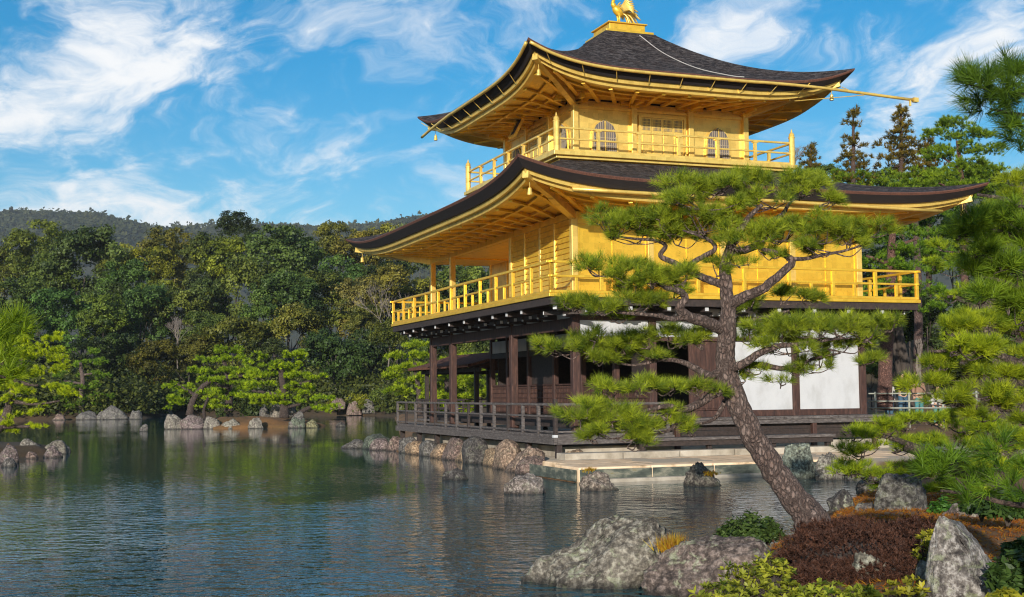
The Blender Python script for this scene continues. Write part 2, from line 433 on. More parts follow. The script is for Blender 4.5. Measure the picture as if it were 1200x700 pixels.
def water_mat():
    m, nt, bs = new_mat('pond_water')
    bs.inputs['Base Color'].default_value = (.010,.050,.060,1)
    bs.inputs['Roughness'].default_value = 0.02
    bs.inputs['IOR'].default_value = 1.42
    bs.inputs['Specular IOR Level'].default_value = 0.5
    geo = node(nt, 'ShaderNodeNewGeometry')
    def n(scale, sc3, det=3):
        mp = node(nt, 'ShaderNodeMapping'); mp.inputs['Scale'].default_value = sc3; nt.links.new(geo.outputs['Position'], mp.inputs['Vector'])
        t = node(nt, 'ShaderNodeTexNoise', Scale=scale, Detail=det, Roughness=0.55); nt.links.new(mp.outputs[0], t.inputs['Vector']); return t.outputs[0]
    a, b, patch = n(9.0, (1,1.0,1), 2), n(2.9, (1,1.25,1), 2), n(0.16, (1,.55,1), 3)
    # wind: strong small ripples in the near and right water, calmer towards the far shore
    sep = node(nt, 'ShaderNodeSeparateXYZ'); nt.links.new(geo.outputs['Position'], sep.inputs[0])
    far0 = node(nt, 'ShaderNodeMapRange'); far0.inputs['From Min'].default_value = 11.5; far0.inputs['From Max'].default_value = 40
    far0.inputs['To Min'].default_value = 1.0; far0.inputs['To Max'].default_value = 0.0
    nt.links.new(sep.outputs[1], far0.inputs['Value'])
    far1 = node(nt, 'ShaderNodeMath', operation='POWER'); nt.links.new(far0.outputs[0], far1.inputs[0]); far1.inputs[1].default_value = 3.6
    far = node(nt, 'ShaderNodeMath', operation='ADD'); nt.links.new(far1.outputs[0], far.inputs[0]); far.inputs[1].default_value = 0.03
    pr = ramp(nt, patch, [(0.40, (.22,)*3), (0.60, (1,)*3)])
    amp = node(nt, 'ShaderNodeMath', operation='MULTIPLY'); nt.links.new(far.outputs[0], amp.inputs[0]); nt.links.new(pr, amp.inputs[1])
    h = node(nt, 'ShaderNodeMath', operation='MULTIPLY_ADD'); nt.links.new(b, h.inputs[0]); h.inputs[1].default_value = 3.2; nt.links.new(a, h.inputs[2])
    h2 = node(nt, 'ShaderNodeMath', operation='MULTIPLY'); nt.links.new(h.outputs[0], h2.inputs[0]); nt.links.new(amp.outputs[0], h2.inputs[1])
    bump(nt, bs, h2.outputs[0], 1.0, 0.075)
    return m
M['water'] = water_mat()
# ---------------------------------------------------------------- ground, pond, hills
rng = np.random.default_rng(7)
random.seed(5)
def lw(x, y): v = L2W(x, y); return (v.x, v.y)
POND = [(-80,6),(-30,7),(-8,7.6),(-1,8.0),(1.0,9.0),(1.55,10.4),(1.95,12.1),(2.45,13.3),(3.2,14.6),(4.3,17.8),(5.0,19.6),(6.2,22.2),(7.2,25.3),(7.7,27.3),
        lw(4.6,-4.55), lw(-1.8,-4.55), lw(-1.8,-1.4), lw(-1.22,-0.9), lw(-1.22,13.3), lw(1.4,13.8), lw(1.4,20), (-6,70), (-9.4,104), (-12,110),
        (-16,112.5),(-24,117),(-29,120),(-32,119),(-31,107),(-38,104.5),(-47,103),(-62,99),(-68,60),(-60,53),(-22,48.5),(-17.5,46),(-15.6,44),(-15.2,42),(-16.5,40.5),(-22,38),(-60,33),(-80,28)]
def signed_dist(X, Y, poly):
    X = np.asarray(X, float); Y = np.asarray(Y, float)
    d = np.full(X.shape, 1e9); inside = np.zeros(X.shape, bool)
    n = len(poly)
    for i in range(n):
        x0, y0 = poly[i]; x1, y1 = poly[(i+1) % n]
        ex, ey = x1-x0, y1-y0
        t = np.clip(((X-x0)*ex + (Y-y0)*ey)/(ex*ex+ey*ey), 0, 1)
        d = np.minimum(d, np.hypot(X-x0-t*ex, Y-y0-t*ey))
        c = ((y0 > Y) != (y1 > Y)) & (X < (x1-x0)*(Y-y0)/((y1-y0) if y1 != y0 else 1e-9) + x0)
        inside ^= c
    return np.where(inside, -d, d)
def sstep(t): t = np.clip(t, 0, 1); return t*t*(3-2*t)
def height(X, Y):
    X = np.asarray(X, float); Y = np.asarray(Y, float)
    d = signed_dist(X, Y, POND)
    h = -1.3 + 1.42*sstep((d+1.6)/1.6)
    h = h + 0.19*sstep(d/0.35)
    h = h + 0.24*np.exp(-((X-4.4)**2/4.5 + (Y-12.3)**2/11.0))*sstep(d/0.8)
    h = h + 0.35*sstep(d/5)*sstep((X-4)/6)*sstep((60-Y)/20)*sstep((Y-9)/6)*(1-sstep((np.hypot(X-9, Y-37)-2)/9))*0
    h = h + sstep((Y-44)/12)*sstep((X-2)/4)*0.5
    h = h + np.where(Y > 98, np.clip(d-1, 0, 90)*0.10 + 0.5*sstep(d/3), 0)*sstep((Y-98)/6)
    h = h + np.where(X > 10, np.clip(X-14, 0, 60)*0.03, 0)*sstep((Y-20)/20)
    wob = np.sin(X*1.7+Y*.6)*np.sin(Y*1.3-X*.5)*0.025 + np.sin(X*4.1-Y*2.2)*np.sin(Y*3.7+X*1.1)*0.012
    return h + wob*sstep(d/1.0)
def ground_z(x, y): return float(height(np.array([x]), np.array([y]))[0])

def grow(a, b, s0, k):
    out = [a]; s = s0; sg = 1 if b > a else -1
    while (out[-1]-b)*sg < 0: out.append(out[-1]+sg*s); s *= k
    return out[1:]
xs = sorted(set(grow(-6.05, -2500, .3, 1.055) + list(np.arange(-6, 15, .2)) + grow(15, 2500, .3, 1.07)))
ys = sorted(set(grow(-.1, -300, .6, 1.2) + list(np.arange(0, 48, .2)) + list(np.arange(48, 125, .8)) + grow(125, 3500, 1, 1.10)))
GX, GY = np.meshgrid(np.array(xs), np.array(ys))
GZ = height(GX, GY)
def grid_obj(name, X, Y, Z, mat, attrs=None):
    ny, nx = X.shape
    v = np.stack([X.ravel(), Y.ravel(), Z.ravel()], 1)
    i = np.arange(nx*ny).reshape(ny, nx)
    f = np.stack([i[:-1,:-1], i[:-1,1:], i[1:,1:], i[1:,:-1]], -1).reshape(-1, 4)
    me = bpy.data.meshes.new(name)
    me.vertices.add(len(v)); me.loops.add(len(f)*4); me.polygons.add(len(f))
    me.vertices.foreach_set('co', v.astype(np.float32).ravel())
    me.loops.foreach_set('vertex_index', f.astype(np.int32).ravel())
    me.polygons.foreach_set('loop_start', np.arange(0, len(f)*4, 4, dtype=np.int32))
    me.polygons.foreach_set('loop_total', np.full(len(f), 4, dtype=np.int32))
    me.polygons.foreach_set('use_smooth', np.ones(len(f), bool))
    for k, a in (attrs or {}).items():
        at_ = me.attributes.new(k, 'FLOAT', 'POINT'); at_.data.foreach_set('value', a.astype(np.float32).ravel())
    me.materials.append(mat); me.update(calc_edges=True)
    return link(bpy.data.objects.new(name, me))
LXg = (GX-OX)*EC + (GY-OY)*ES; LYg = -(GX-OX)*ES + (GY-OY)*EC
sand = sstep((LYg+6.5)/1.0)*sstep((4.5-LYg)/2.0)*sstep((LXg+2)/.5)*sstep((13-LXg)/2.5)
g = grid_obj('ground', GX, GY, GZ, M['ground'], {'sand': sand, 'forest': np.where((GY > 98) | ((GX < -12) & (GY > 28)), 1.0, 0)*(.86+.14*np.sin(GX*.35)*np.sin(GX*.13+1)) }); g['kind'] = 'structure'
wb = MB(); wb.add([(-400,-60,0),(120,-60,0),(120,300,0),(-400,300,0)], [(0,1,2,3)])
w = wb.build('pond_water', M['water']); w['kind'] = 'structure'

# wooded hills far behind: a ridge of terrain and the wood on it
M['hill'] = noise_mat('hill_ground', [(0.3, (.020,.026,.013)), (0.7, (.05,.052,.026))], (1,1,1), .02, 6, 0.95, bstr=0)
hx = np.linspace(-1500, 1500, 200); hy = np.linspace(420, 2100, 100)
HX, HYg = np.meshgrid(hx, hy)
def hill_h(X, Y):
    az = X/Y
    ridge = np.interp(az*1496+600, [-400,0,60,110,170,230,300,360,400,480,600,800,1000,1150,1250,1600],
                      [205,209,206,202,187,180,176,185,191,192,190,190,200,245,255,240])
    t = np.clip((Y-430)/(1500-430), 0, 2)
    prof = np.where(t < 1, sstep(t)**1.3, 1-0.35*sstep(t-1))
    bumps = 14*np.sin(X/90+Y/170)*np.sin(X/140-Y/110+1) + 5*np.sin(X/31+Y/47)
    return ridge*prof*(Y/1500)**0 + bumps*np.clip(t, 0, 1)*np.clip(1-np.abs(t-1)*0 , 0, 1)*np.where(np.abs(t-1) < .08, .4, 1)
HZ = hill_h(HX, HYg) - 1
h_ = grid_obj('hills', HX, HYg, HZ, M['hill']); h_['kind'] = 'structure'
M['hill_leaf'] = leaf_mat('hill_canopy', (.014,.024,.010), (.055,.062,.022), 0.1, 0.8)
def hill_wood():
    n = 11000
    Y = 1500 - np.abs(rng.normal(0, 260, n)); Y[:3500] = rng.uniform(1440, 1520, 3500)
    px = np.where(rng.random(n) < .75, rng.uniform(-120, 560, n), rng.uniform(560, 1350, n))
    X = (px-600)/1496*Y
    Z = hill_h(X, Y) - 1
    hgt = rng.uniform(3.5, 7.5, n)*np.where(rng.random(n) < .08, 1.6, 1)
    k = 9
    c = np.repeat(np.stack([X, Y, Z], 1), k, 0)
    hh = np.repeat(hgt, k)
    c[:, 2] += hh*rng.uniform(.15, 1, n*k)
    rad = np.repeat(rng.uniform(2, 4, n), k)
    a = rng.uniform(0, 2*np.pi, n*k); c[:, 0] += np.cos(a)*rad*rng.random(n*k); c[:, 1] += np.sin(a)*rad*rng.random(n*k)
    v = quads(c, rng.uniform(1.5, 2.8, n*k), rng.normal(size=(n*k, 3))*.7 + np.array([0, -.6, .7]))
    o = np_mesh('hillside_wood', v, 4, np.repeat(np.repeat(rng.random(n), k), 4), M['hill_leaf'])
    o['kind'] = 'stuff'; o['label'] = 'far wooded ridge rising against the sky behind the pond trees'
def quads(c, size, nrm, aspect=0.7):
    n = len(c)
    nrm = nrm/np.linalg.norm(nrm, axis=1, keepdims=True)
    r = rng.normal(size=(n, 3)); t = np.cross(nrm, r); t /= np.linalg.norm(t, axis=1, keepdims=True)+1e-9
    b = np.cross(nrm, t)
    s = np.asarray(size).reshape(-1, 1)
    v = np.stack([c - t*s, c - b*s*aspect, c + t*s, c + b*s*aspect], 1)
    return v.reshape(-1, 3)
hill_wood()

# ---------------------------------------------------------------- the golden pavilion (local axes: x along the east face, y along the south face)
PAV = empty('golden_pavilion', (OX, OY, 0), ANG, 'three storey gold leafed pavilion with dark bark roofs beside the pond', 'pavilion')
WX, WY = 8.5, 12.0
CXL, CYL = WX/2, WY/2
def B(name, fn, mat, parent=PAV, bevel=0, smooth=False):
    mb = MB(); fn(mb); return mb.build(name, mat, parent, smooth, bevel)
def box(name, mat, *a, parent=PAV, bevel=0.008):
    mb = MB(); mb.box(*a); return mb.build(name, mat, parent, False, bevel)

# --- ground floor
box('foundation', M['limestone'], -.60, 8.9, -.62, 12.5, -.4, .56, bevel=.02)
box('floor', M['wood_dark'], -.02, 8.7, -.02, 12.2, .98, 1.20)
for y0, y1 in ((0, 12.0),):
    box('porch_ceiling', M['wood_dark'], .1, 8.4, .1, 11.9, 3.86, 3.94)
PX = [0, 2.125, 4.25, 6.375, 8.5]
def post(x, y, z0, z1, mat, w=.2, parent=PAV): return box('post', mat, x-w/2, x+w/2, y-w/2, y+w/2, z0, z1, parent=parent, bevel=.012)
for x in PX: post(x, 0, .9, 3.98, M['wood'])
for y in (4.35, 9.85, 12.0): post(0, y, .9, 3.98, M['wood'])
for y in (2.13, 4.35, 6.4, 8.5, 10.4, 12.0): post(2.125, y, 1.2, 3.86, M['wood'], .16)
for x, y in ((8.5, 12), (4.25, 12), (6.375, 12)): post(x, y, .9, 3.98, M['wood'])
# beams
box('beam', M['wood'], -.075, .075, .1, 12.1, 3.44, 3.74)
box('beam', M['wood'], .1, 8.6, -.07, .07, 3.68, 3.80)
box('beam', M['wood'], .1, 8.4, -.07, .07, 3.16, 3.27)
box('beam', M['wood_dark'], 2.06, 2.19, .08, 11.92, 3.02, 3.20)
box('beam', M['wood'], 2.2, 8.4, -.09, .07, 1.20, 1.36)
for i in range(4):
    x0, x1 = PX[i]+.103, PX[i+1]-.103
    box('plaster_panel', M['plaster'], x0, x1, -.035, .03, 3.273, 3.677, bevel=0)
    box('plaster_panel', M['plaster'], x0, x1, -.033, .03, 3.803, 4.0, bevel=0)
for i in (2, 3): box('plaster_panel', M['plaster'], PX[i]+.103, PX[i+1]-.103, -.03, .03, 1.363, 3.157, bevel=0)
ylist = [0, 2.17, 4.35, 7.1, 9.85, 12.0]
for a, b in zip(ylist[:-1], ylist[1:]): box('plaster_panel', M['plaster'], -.03, .03, a+.11, b-.11, 3.743, 4.0, bevel=0)
for a, b in zip(ylist[:-1], ylist[1:]): box('plaster_panel', M['plaster'], 2.09, 2.15, a+.11, b-.11, 3.21, 3.6, bevel=0)
# plank doors in the second bay of the east face
for k in (2, 3):
    x0 = 2.125+.11+k*.478
    def door(mb, x0=x0):
        mb.box(x0, x0+.46, -.02, .03, 1.37, 3.15)
        for q in range(3): mb.box(x0+.03+q*.155, x0+.03+q*.155+.13, -.035, -.018, 1.42, 3.10)
    B('door_panel', door, M['wood'], bevel=.004)
# lattice half walls along the porch and its return
def lattice(y0, y1, x=2.125):
    def f(mb):
        mb.box(x+.012, x+.03, y0, y1, 1.22, 2.08)
        n = max(2, int((y1-y0)/.115))
        for i in range(n+1):
            y = y0+(y1-y0)*i/n; mb.box(x-.02, x+.01, y-.014, y+.014, 1.22, 2.06)
        for i in range(6):
            z = 1.26+i*.15; mb.box(x-.026, x-.0205, y0, y1, z-.013, z+.013)
        mb.box(x-.05, x+.05, y0, y1, 2.081, 2.125)
    return B('lattice_panel', f, M['wood'])
yl = [.1, 2.13, 4.35, 6.4, 8.5, 10.4, 12.0]
for a, b in zip(yl[:-1], yl[1:]): lattice(a+.09, b-.09)
# dark room behind
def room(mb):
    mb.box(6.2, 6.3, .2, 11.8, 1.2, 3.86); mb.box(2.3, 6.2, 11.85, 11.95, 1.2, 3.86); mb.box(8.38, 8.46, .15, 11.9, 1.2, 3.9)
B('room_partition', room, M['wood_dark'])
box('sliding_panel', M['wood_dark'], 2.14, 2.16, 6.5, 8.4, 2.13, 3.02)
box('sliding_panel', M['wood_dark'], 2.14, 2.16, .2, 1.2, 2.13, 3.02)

# deck with rail, outer veranda, long step bench
def deck(mb):
    n = 66
    for i in range(n):
        y0 = -.985+14.0*i/n; mb.box(-.99, -.02, y0, y0+14.0/n-.012, .80, .868)
    for i in range(10):
        x0 = -.02+i*.22; mb.box(x0, x0+.208, -.985, -.64, .80, .868)
    mb.box(-1.03, -.95, -1.03, 13.05, .63, .797); mb.box(-.94, 2.2, -1.03, -.95, .63, .797)
    mb.box(-.5, -.4, -.6, 13.0, .66, .797)
B('deck_floor', deck, M['wood_grey'])
for i in range(8):
    y = -.9+i*1.95; box('deck_support', M['wood_dark'], -.93, -.79, y-.07, y+.07, -.12, .65)
DR = empty('deck_railing', (0,0,0)); DR.parent = PAV
def rails(mb):
    for z, t in ((1.585, .06), (1.30, .045), (.93, .05)):
        mb.box(-.99, -.93, -1.02, 13.1, z-t/2, z+t/2)
        mb.box(-.927, 2.1, -1.01, -.955, z-t/2, z+t/2)
B('rail', rails, M['wood_grey'], DR, bevel=.008)
for i in range(14):
    y = -.96+i*1.075
    w2 = .05 if i else .06
    box('rail_post', M['wood_grey'] if i % 3 else M['wood_dark'], -.96-w2*.7, -.96+w2*.7, y-w2, y+w2, .869, 1.556 if i else 1.72, parent=DR)
for x in (.1, 1.1, 2.05): box('rail_post', M['wood_grey'], x-.04, x+.04, -1.02, -.945, .869, 1.556, parent=DR)
box('post_cap', M['plaster'], -1.045, -.93, -1.05, -.94, .795, .862, parent=DR)
def veranda(mb):
    for i in range(34):
        x0 = .0+i*.2735; mb.box(x0, x0+.262, -.62 if x0 < 2.2 else -.9, -.11, 1.135, 1.198)
    mb.box(2.25, 9.3, -.87, -.79, 1.02, 1.132)
B('veranda_floor', veranda, M['wood_grey'])
def vboards(mb):
    for k in range(3): mb.box(.6, 8.3, -.60-.03*k, -.57-.03*k, .60+k*.14, .73+k*.14)
B('skirting_board', vboards, M['wood_dark'])
for x in (2.4, 4.4, 6.4, 8.3, 9.2): box('veranda_leg', M['wood'], x-.06, x+.06, -.86, -.74, .3, 1.02)
ST = empty('step_bench', (0,0,0)); ST.parent = PAV
box('bench_top', M['wood_grey'], .9, 6.35, -1.85, -1.32, .69, .76, parent=ST)
box('bench_apron', M['wood_dark'], .95, 6.3, -1.80, -1.74, .56, .688, parent=ST)
for x in (1.0, 2.8, 4.6, 6.22): box('leg', M['wood_dark'], x-.06, x+.06, -1.73, -1.6, .25, .688, parent=ST)

# --- under-balcony brackets
def bracket(x, y, dx, dy):
    br = empty('bracket', (x, y, 0)); br.parent = PAV
    def f(mb):
        mb.bar((0,0,3.93), (dx*.95, dy*.95, 3.93), .11, .12)
        mb.bar((0,0,3.80), (dx*.5, dy*.5, 3.80), .10, .12)
        mb.box(dx*.45-.13, dx*.45+.13, dy*.45-.13, dy*.45+.13, 3.80, 3.875)
        px_, py_ = -dy, dx
        mb.bar((dx*.46-px_*.42, dy*.46-py_*.42, 3.835), (dx*.46+px_*.42, dy*.46+py_*.42, 3.835), .10, .10)
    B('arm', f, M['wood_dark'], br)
    px_, py_ = -dy, dx
    ends = [((dx*.951, dy*.951, 3.93), (dx*.975, dy*.975, 3.93), .095), ((dx*.501, dy*.501, 3.80), (dx*.52, dy*.52, 3.80), .085)]
    ends += [((dx*.46+sg*px_*.421, dy*.46+sg*py_*.421, 3.835), (dx*.46+sg*px_*.44, dy*.46+sg*py_*.44, 3.835), .08) for sg in (-1, 1)]
    for a_, b_, w_ in ends:
        mb = MB(); mb.bar(a_, b_, w_, w_); mb.build('bracket_end', M['plaster'], br)
for y in (1.09, 2.17, 3.26, 4.35, 5.7, 7.1, 8.5, 9.85, 10.9, 12.0): bracket(-.05, y, -1, 0)
for x in (1.06, 2.125, 3.19, 4.25, 5.31, 6.375, 7.44, 8.5): bracket(x, -.05, 0, -1)
s2 = math.sqrt(.5)
bracket(-.03, -.03, -s2*1.3, -s2*1.3); bracket(8.53, -.03, s2*1.2, -s2*1.2); bracket(-.03, 12.03, -s2*1.2, s2*1.2)

# --- middle storey
OB = 1.153
def joists(mb):
    mb.box(-OB+.05, WX+OB-.05, -OB+.05, -OB+.17, 3.99, 4.17); mb.box(-OB+.05, -OB+.17, -OB+.18, WY+OB-.05, 3.99, 4.17)
    mb.box(WX+OB-.17, WX+OB-.05, -OB+.18, WY+OB-.05, 3.99, 4.17); mb.box(-OB+.18, WX+OB-.18, WY+OB-.17, WY+OB-.05, 3.99, 4.17)
    mb.box(-OB+.18, WX+OB-.18, -OB+.18, WY+OB-.18, 4.09, 4.17)
    for i in range(22): y = -.9+i*.64; mb.box(-OB+.175, -.1, y-.05, y+.05, 3.998, 4.088)
    for i in range(16): x = -.1+i*.64; mb.box(x-.05, x+.05, -OB+.175, -.1, 3.998, 4.088)
B('balcony_joists', joists, M['wood_dark'])
box('balcony_floor', M['gold'], -OB, WX+OB, -OB, WY+OB, 4.173, 4.262)
BR = empty('balcony_railing', (0,0,0)); BR.parent = PAV
def ring_rails(mb, x0, x1, y0, y1, z, w, h, ext=0):
    mb.box(x0-ext, x1+ext, y0-w/2, y0+w/2, z-h/2, z+h/2); mb.box(x0-ext, x1+ext, y1-w/2, y1+w/2, z-h/2, z+h/2)
    e2 = .002
    mb.box(x0-w/2, x0+w/2, y0-ext, y1+ext, z-h/2+e2, z+h/2+e2); mb.box(x1-w/2, x1+w/2, y0-ext, y1+ext, z-h/2+e2, z+h/2+e2)
q = OB-.07
def f2(mb):
    ring_rails(mb, -q, WX+q, -q, WY+q, 5.02, .075, .065, .12)
    ring_rails(mb, -q, WX+q, -q, WY+q, 4.675, .055, .055, .08)
    ring_rails(mb, -q, WX+q, -q, WY+q, 4.30, .075, .07, .05)
B('rail', f2, M['gold'], BR, bevel=.01)
def posts_along(a, b, n):
    for i in range(n+1):
        t = i/n; x = a[0]+(b[0]-a[0])*t; y = a[1]+(b[1]-a[1])*t
        w = .042 if i % 2 == 0 else .034
        if i % 2 == 0: box('rail_post', M['gold'], x-w, x+w, y-w, y+w, 4.336, 4.985, parent=BR, bevel=.006)
        elif i < n: box('rail_post', M['gold'], x-w, x+w, y-w, y+w, 4.336, 4.646, parent=BR, bevel=.006)
posts_along((-q,-q), (-q,WY+q), 22); posts_along((-q,-q), (WX+q,-q), 16)
posts_along((WX+q,-q+.7), (WX+q,WY+q), 20); posts_along((-q+.7,WY+q), (WX+q-.7,WY+q), 14)

W2T = 6.38
def wall2(mb):
    mb.box(.06, WX-.06, -.03, .05, 4.263, W2T)                          # east
    mb.box(WX-.05, WX+.03, .08, WY-.06, 4.263, W2T)                     # north
    mb.box(2.08, WX-.07, WY-.05, WY+.03, 4.263, W2T)                    # west
    mb.box(-.03, .05, .06, 4.30, 4.263, W2T)                            # south, closed bays
    mb.box(.07, 2.08, 4.26, 4.34, 4.263, W2T)
    mb.box(2.085, 2.165, 4.35, WY-.07, 4.263, W2T)
B('wall', wall2, M['gold'])
for x in PX: post(x, 0, 4.263, W2T+.02, M['gold_pale'], .17)
for y in (4.35, 9.85, 12.0): post(0, y, 4.263, W2T+.02, M['gold_pale'], .17)
post(0, 2.17, 4.263, W2T, M['gold_pale'], .12)
for y in (6.4, 8.5, 10.4, 12.0): post(2.125, y, 4.263, W2T, M['gold_pale'], .14)
# horizontal boards of the shutters on the south face
for a, b in ((.1, 1.07), (1.13, 2.10), (2.24, 3.20), (3.26, 4.25)):
    def sh(mb, a=a, b=b):
        for k in range(13):
            z = 4.40+k*.142
            vs = [(-.034,a,z),(-.034,b,z),(-.034,b,z+.128),(-.034,a,z+.128),(-.066,a,z),(-.066,b,z),(-.040,b,z+.128),(-.040,a,z+.128)]
            mb.add(vs, [(0,1,2,3),(4,7,6,5),(0,4,5,1),(2,6,7,3),(0,3,7,4),(1,5,6,2)])
    B('shutter', sh, M['gold'])
for y in (1.1, 3.23): box('mullion', M['gold_pale'], -.085, -.03, y-.03, y+.03, 4.263, 6.25)
def trims2(mb):
    mb.box(.09, WX-.09, -.062, -.031, 6.12, 6.24); mb.box(.09, WX-.09, -.064, -.031, 4.27, 4.40)
    for x in PX[:-1]:
        mb.box(x+.095, x+.135, -.056, -.031, 4.41, 6.11); mb.box(x+1.99, x+2.03, -.056, -.031, 4.41, 6.11)
        mb.box(x+1.045, x+1.08, -.05, -.031, 4.41, 6.11)
B('wall_trim', trims2, M['gold'])
def beam2(mb):
    mb.box(-.09, .09, -.1, 12.1, 6.25, 6.42); mb.box(.1, WX+.1, -.09, .09, 6.252, 6.422)
    mb.box(.1, 2.05, 9.77, 9.93, 6.2, 6.40)
B('beam', beam2, M['gold'])
box('porch_ceiling', M['gold'], .1, 2.07, 4.36, 11.95, 6.24, 6.30)

# --- roofs
def make_roof(hx, hy, tx, ty, z0, H, up, th, p1=.5, upk=5, soff=(4.25,6.0), zs=6.45, nb=(9,11), rib=.07):
    rf = None
    svals = []
    N = 44
    for i in range(N+1):
        t = -1+2*i/N; svals.append(math.copysign(1-(1-abs(t))**1.35, t))
    def up_z(s, t): return up*(abs(s)**upk)*(1-t)**2.4
    def prof(t): return p1*t + (1-p1)*t**2.1
    def pt(side, s, t, inset=0, dz=0):
        ax = hx-inset+(tx-hx)*t; ay = hy-inset+(ty-hy)*t
        fl = 1+.012*abs(s)**6*(1-t)**3
        ax *= fl; ay *= fl
        x, y = ((s*ax, -ay), (ax, s*ay), (-s*ax, ay), (-ax, -s*ay))[side]
        return (CXL+x, CYL+y, z0+H*prof(t)+up_z(s, t)+dz)
    mb = MB(); Mr = 16
    tv = [ (j/Mr)**1.15 for j in range(Mr+1)]
    for side in range(4):
        vs = [pt(side, s, t) for t in tv for s in svals]
        n = N+1
        mb.add(vs, [(j*n+i, j*n+i+1, (j+1)*n+i+1, (j+1)*n+i) for j in range(Mr) for i in range(N)], 0)
        rows = [pt(side, s, 0) for s in svals], [pt(side, s, 0, -.01, -.02) for s in svals], [pt(side, s, 0, .015, -.075) for s in svals]
        mb.add(sum(rows, []), [(i, i+1, n+i+1, n+i) for i in range(N)] + [(n+i, n+i+1, 2*n+i+1, 2*n+i) for i in range(N)], 1)
        rows = [pt(side, s, 0, .015, -.075) for s in svals], [pt(side, s, 0, .20, -th*.98) for s in svals], [pt(side, s, 0, .55, -th*1.02) for s in svals]
        mb.add(sum(rows, []), [(i, i+1, n+i+1, n+i) for i in range(N)] + [(n+i, n+i+1, 2*n+i+1, 2*n+i) for i in range(N)], 2)
    rf = mb.build('roof', [M['roof'], M['lip'], M['black']], PAV, smooth=True)
    es = rf.modifiers.new('edges', 'EDGE_SPLIT'); es.split_angle = R(40)
    # gold eave board that follows the edge
    fb = MB()
    def board(i0, i1, za, zb):
        for side in range(4):
            n = N+1
            r1 = [pt(side, s, 0, i0, za) for s in svals]; r2 = [pt(side, s, 0, i0+.02, zb) for s in svals]; r3 = [pt(side, s, 0, i1, zb) for s in svals]
            fb.add(r1+r2+r3, [(i, i+1, n+i+1, n+i) for i in range(N)] + [(n+i, n+i+1, 2*n+i+1, 2*n+i) for i in range(N)])
    board(.27, .42, -th*.97, -th-.10); board(.40, .60, -th-.098, -th-.20)
    fb.build('eave_board', M['gold_pale'], PAV, smooth=False)
    # soffit
    sm = MB()
    def sp(side, s, k):                                     # k 0 at the wall, 1 at the eave
        wx, wy = soff
        e = Vector(pt(side, s, 0, .58, -th-.19))
        x, y = ((s*wx, -wy), (wx, s*wy), (-s*wx, wy), (-wx, -s*wy))[side]
        i = Vector((CXL+x, CYL+y, zs))
        p = i.lerp(e, k); p.z += .06*math.sin(k*math.pi)
        return p
    ks = [0, .2, .4, .6, .8, 1]
    for side in range(4):
        n = N+1
        vs = [sp(side, s, k) for k in ks for s in svals]
        sm.add(vs, [(j*n+i, j*n+i+1, (j+1)*n+i+1, (j+1)*n+i) for j in range(5) for i in range(N)])
    sm.build('eave_soffit', M['gold'], PAV, smooth=True)
    # rafters under the soffit: two tiers, seen from below
    for side in range(4):
        cnt = nb[side % 2]
        for i in range(cnt):
            s = -1+2*(i+.5)/cnt
            rb = MB()
            for k0, k1, w, h in ((0.0, .62, .11, .07), (.45, 1.02, .10, .055)):
                a, b = sp(side, s, k0), sp(side, s, k1); a.z -= h*.5+(.02 if k0 == 0 else .0); b.z -= h*.5
                rb.bar(a, b, w, h)
            rb.build('rafter', M['gold'], PAV)
    for side in range(4):
        hr = MB()
        a, b = sp(side, -1, 0), Vector(pt(side, -1, 0, .30, -th-.14)); a.z -= .14
        mid = sp(side, -1, .55); mid.z -= .10
        hr.bar(a, mid, .17, .2); hr.bar(mid, b, .15, .17)
        o = hr.build('hip_rafter', M['gold_pale'], PAV)
        bl = MB(); c = b.copy(); c.z -= .08
        d = (a-b).normalized(); c += d*.25
        bl.tube([c, c-Vector((0,0,.14))], .008, 5)
        bl.lathe(c-Vector((0,0,.32)), [(.06,0),(.062,.03),(.05,.09),(.045,.15),(.02,.18)], 10)
        bl.build('wind_bell', M['gold_pale'], o)
    # horizontal strips across the soffit, casting the stepped shadows
    st = MB()
    for k in (.33, .66):
        for side in range(4):
            pts = [sp(side, s, k) - Vector((0,0,.03)) for s in svals[::2]]
            for a, b in zip(pts[:-1], pts[1:]): st.bar(a, b, .09, .07)
    st.build('eave_batten', M['gold'], PAV)
    return rf, pt
roof_low, ptL = make_roof(CXL+2.35, CYL+2.35, 3.5, 3.5, 6.90, 1.35, .42, .27, .62, 5, (4.25,6.0), 6.45, (12, 16))
roof_top, ptT = make_roof(4.98, 4.98, .82, .82, 10.52, 2.28, .56, .27, .50, 4.5, (2.75,2.75), 10.16, (11, 11))

# gutters: rods hung along the eaves
def gutter(parent, pts, hang=None):
    mb = MB(); mb.tube(catmull(pts, 4), .045, 8)
    o = mb.build('gutter', M['gold_pale'], parent, smooth=True)
    return o
def eave_path(pt, side, s0, s1, n, inset, dz): return [pt(side, s0+(s1-s0)*i/n, 0, inset, dz) for i in range(n+1)]
ge = eave_path(ptT, 0, -.985, .45, 16, -.05, -.10) + [(CXL+4.0, CYL-5.03, 10.42), (11.4, CYL-5.03, 10.30)]
go = gutter(roof_top, ge)
mb = MB(); mb.tube([(11.2, CYL-5.03, 10.30), (11.2, CYL-5.03, 10.12)], .035, 6); mb.box(11.3, 11.46, CYL-5.09, CYL-4.97, 10.24, 10.37)
mb.tube([(8.9, CYL-4.95, 10.52), (9.3, CYL-5.03, 10.36)], .012, 5); mb.tube([(7.6, CYL-4.5, 10.12), (9.6, CYL-5.03, 10.32)], .012, 5)
mb.build('gutter_spout', M['gold_pale'], go)
gs = [(CXL-5.03, CYL+4.6, 10.31), (CXL-5.03, CYL+3.6, 10.36)] + eave_path(ptT, 3, -.35, .985, 14, -.05, -.10)
gs[0] = (CXL-5.03, CYL+4.6, 10.30)
gutter(roof_top, gs)
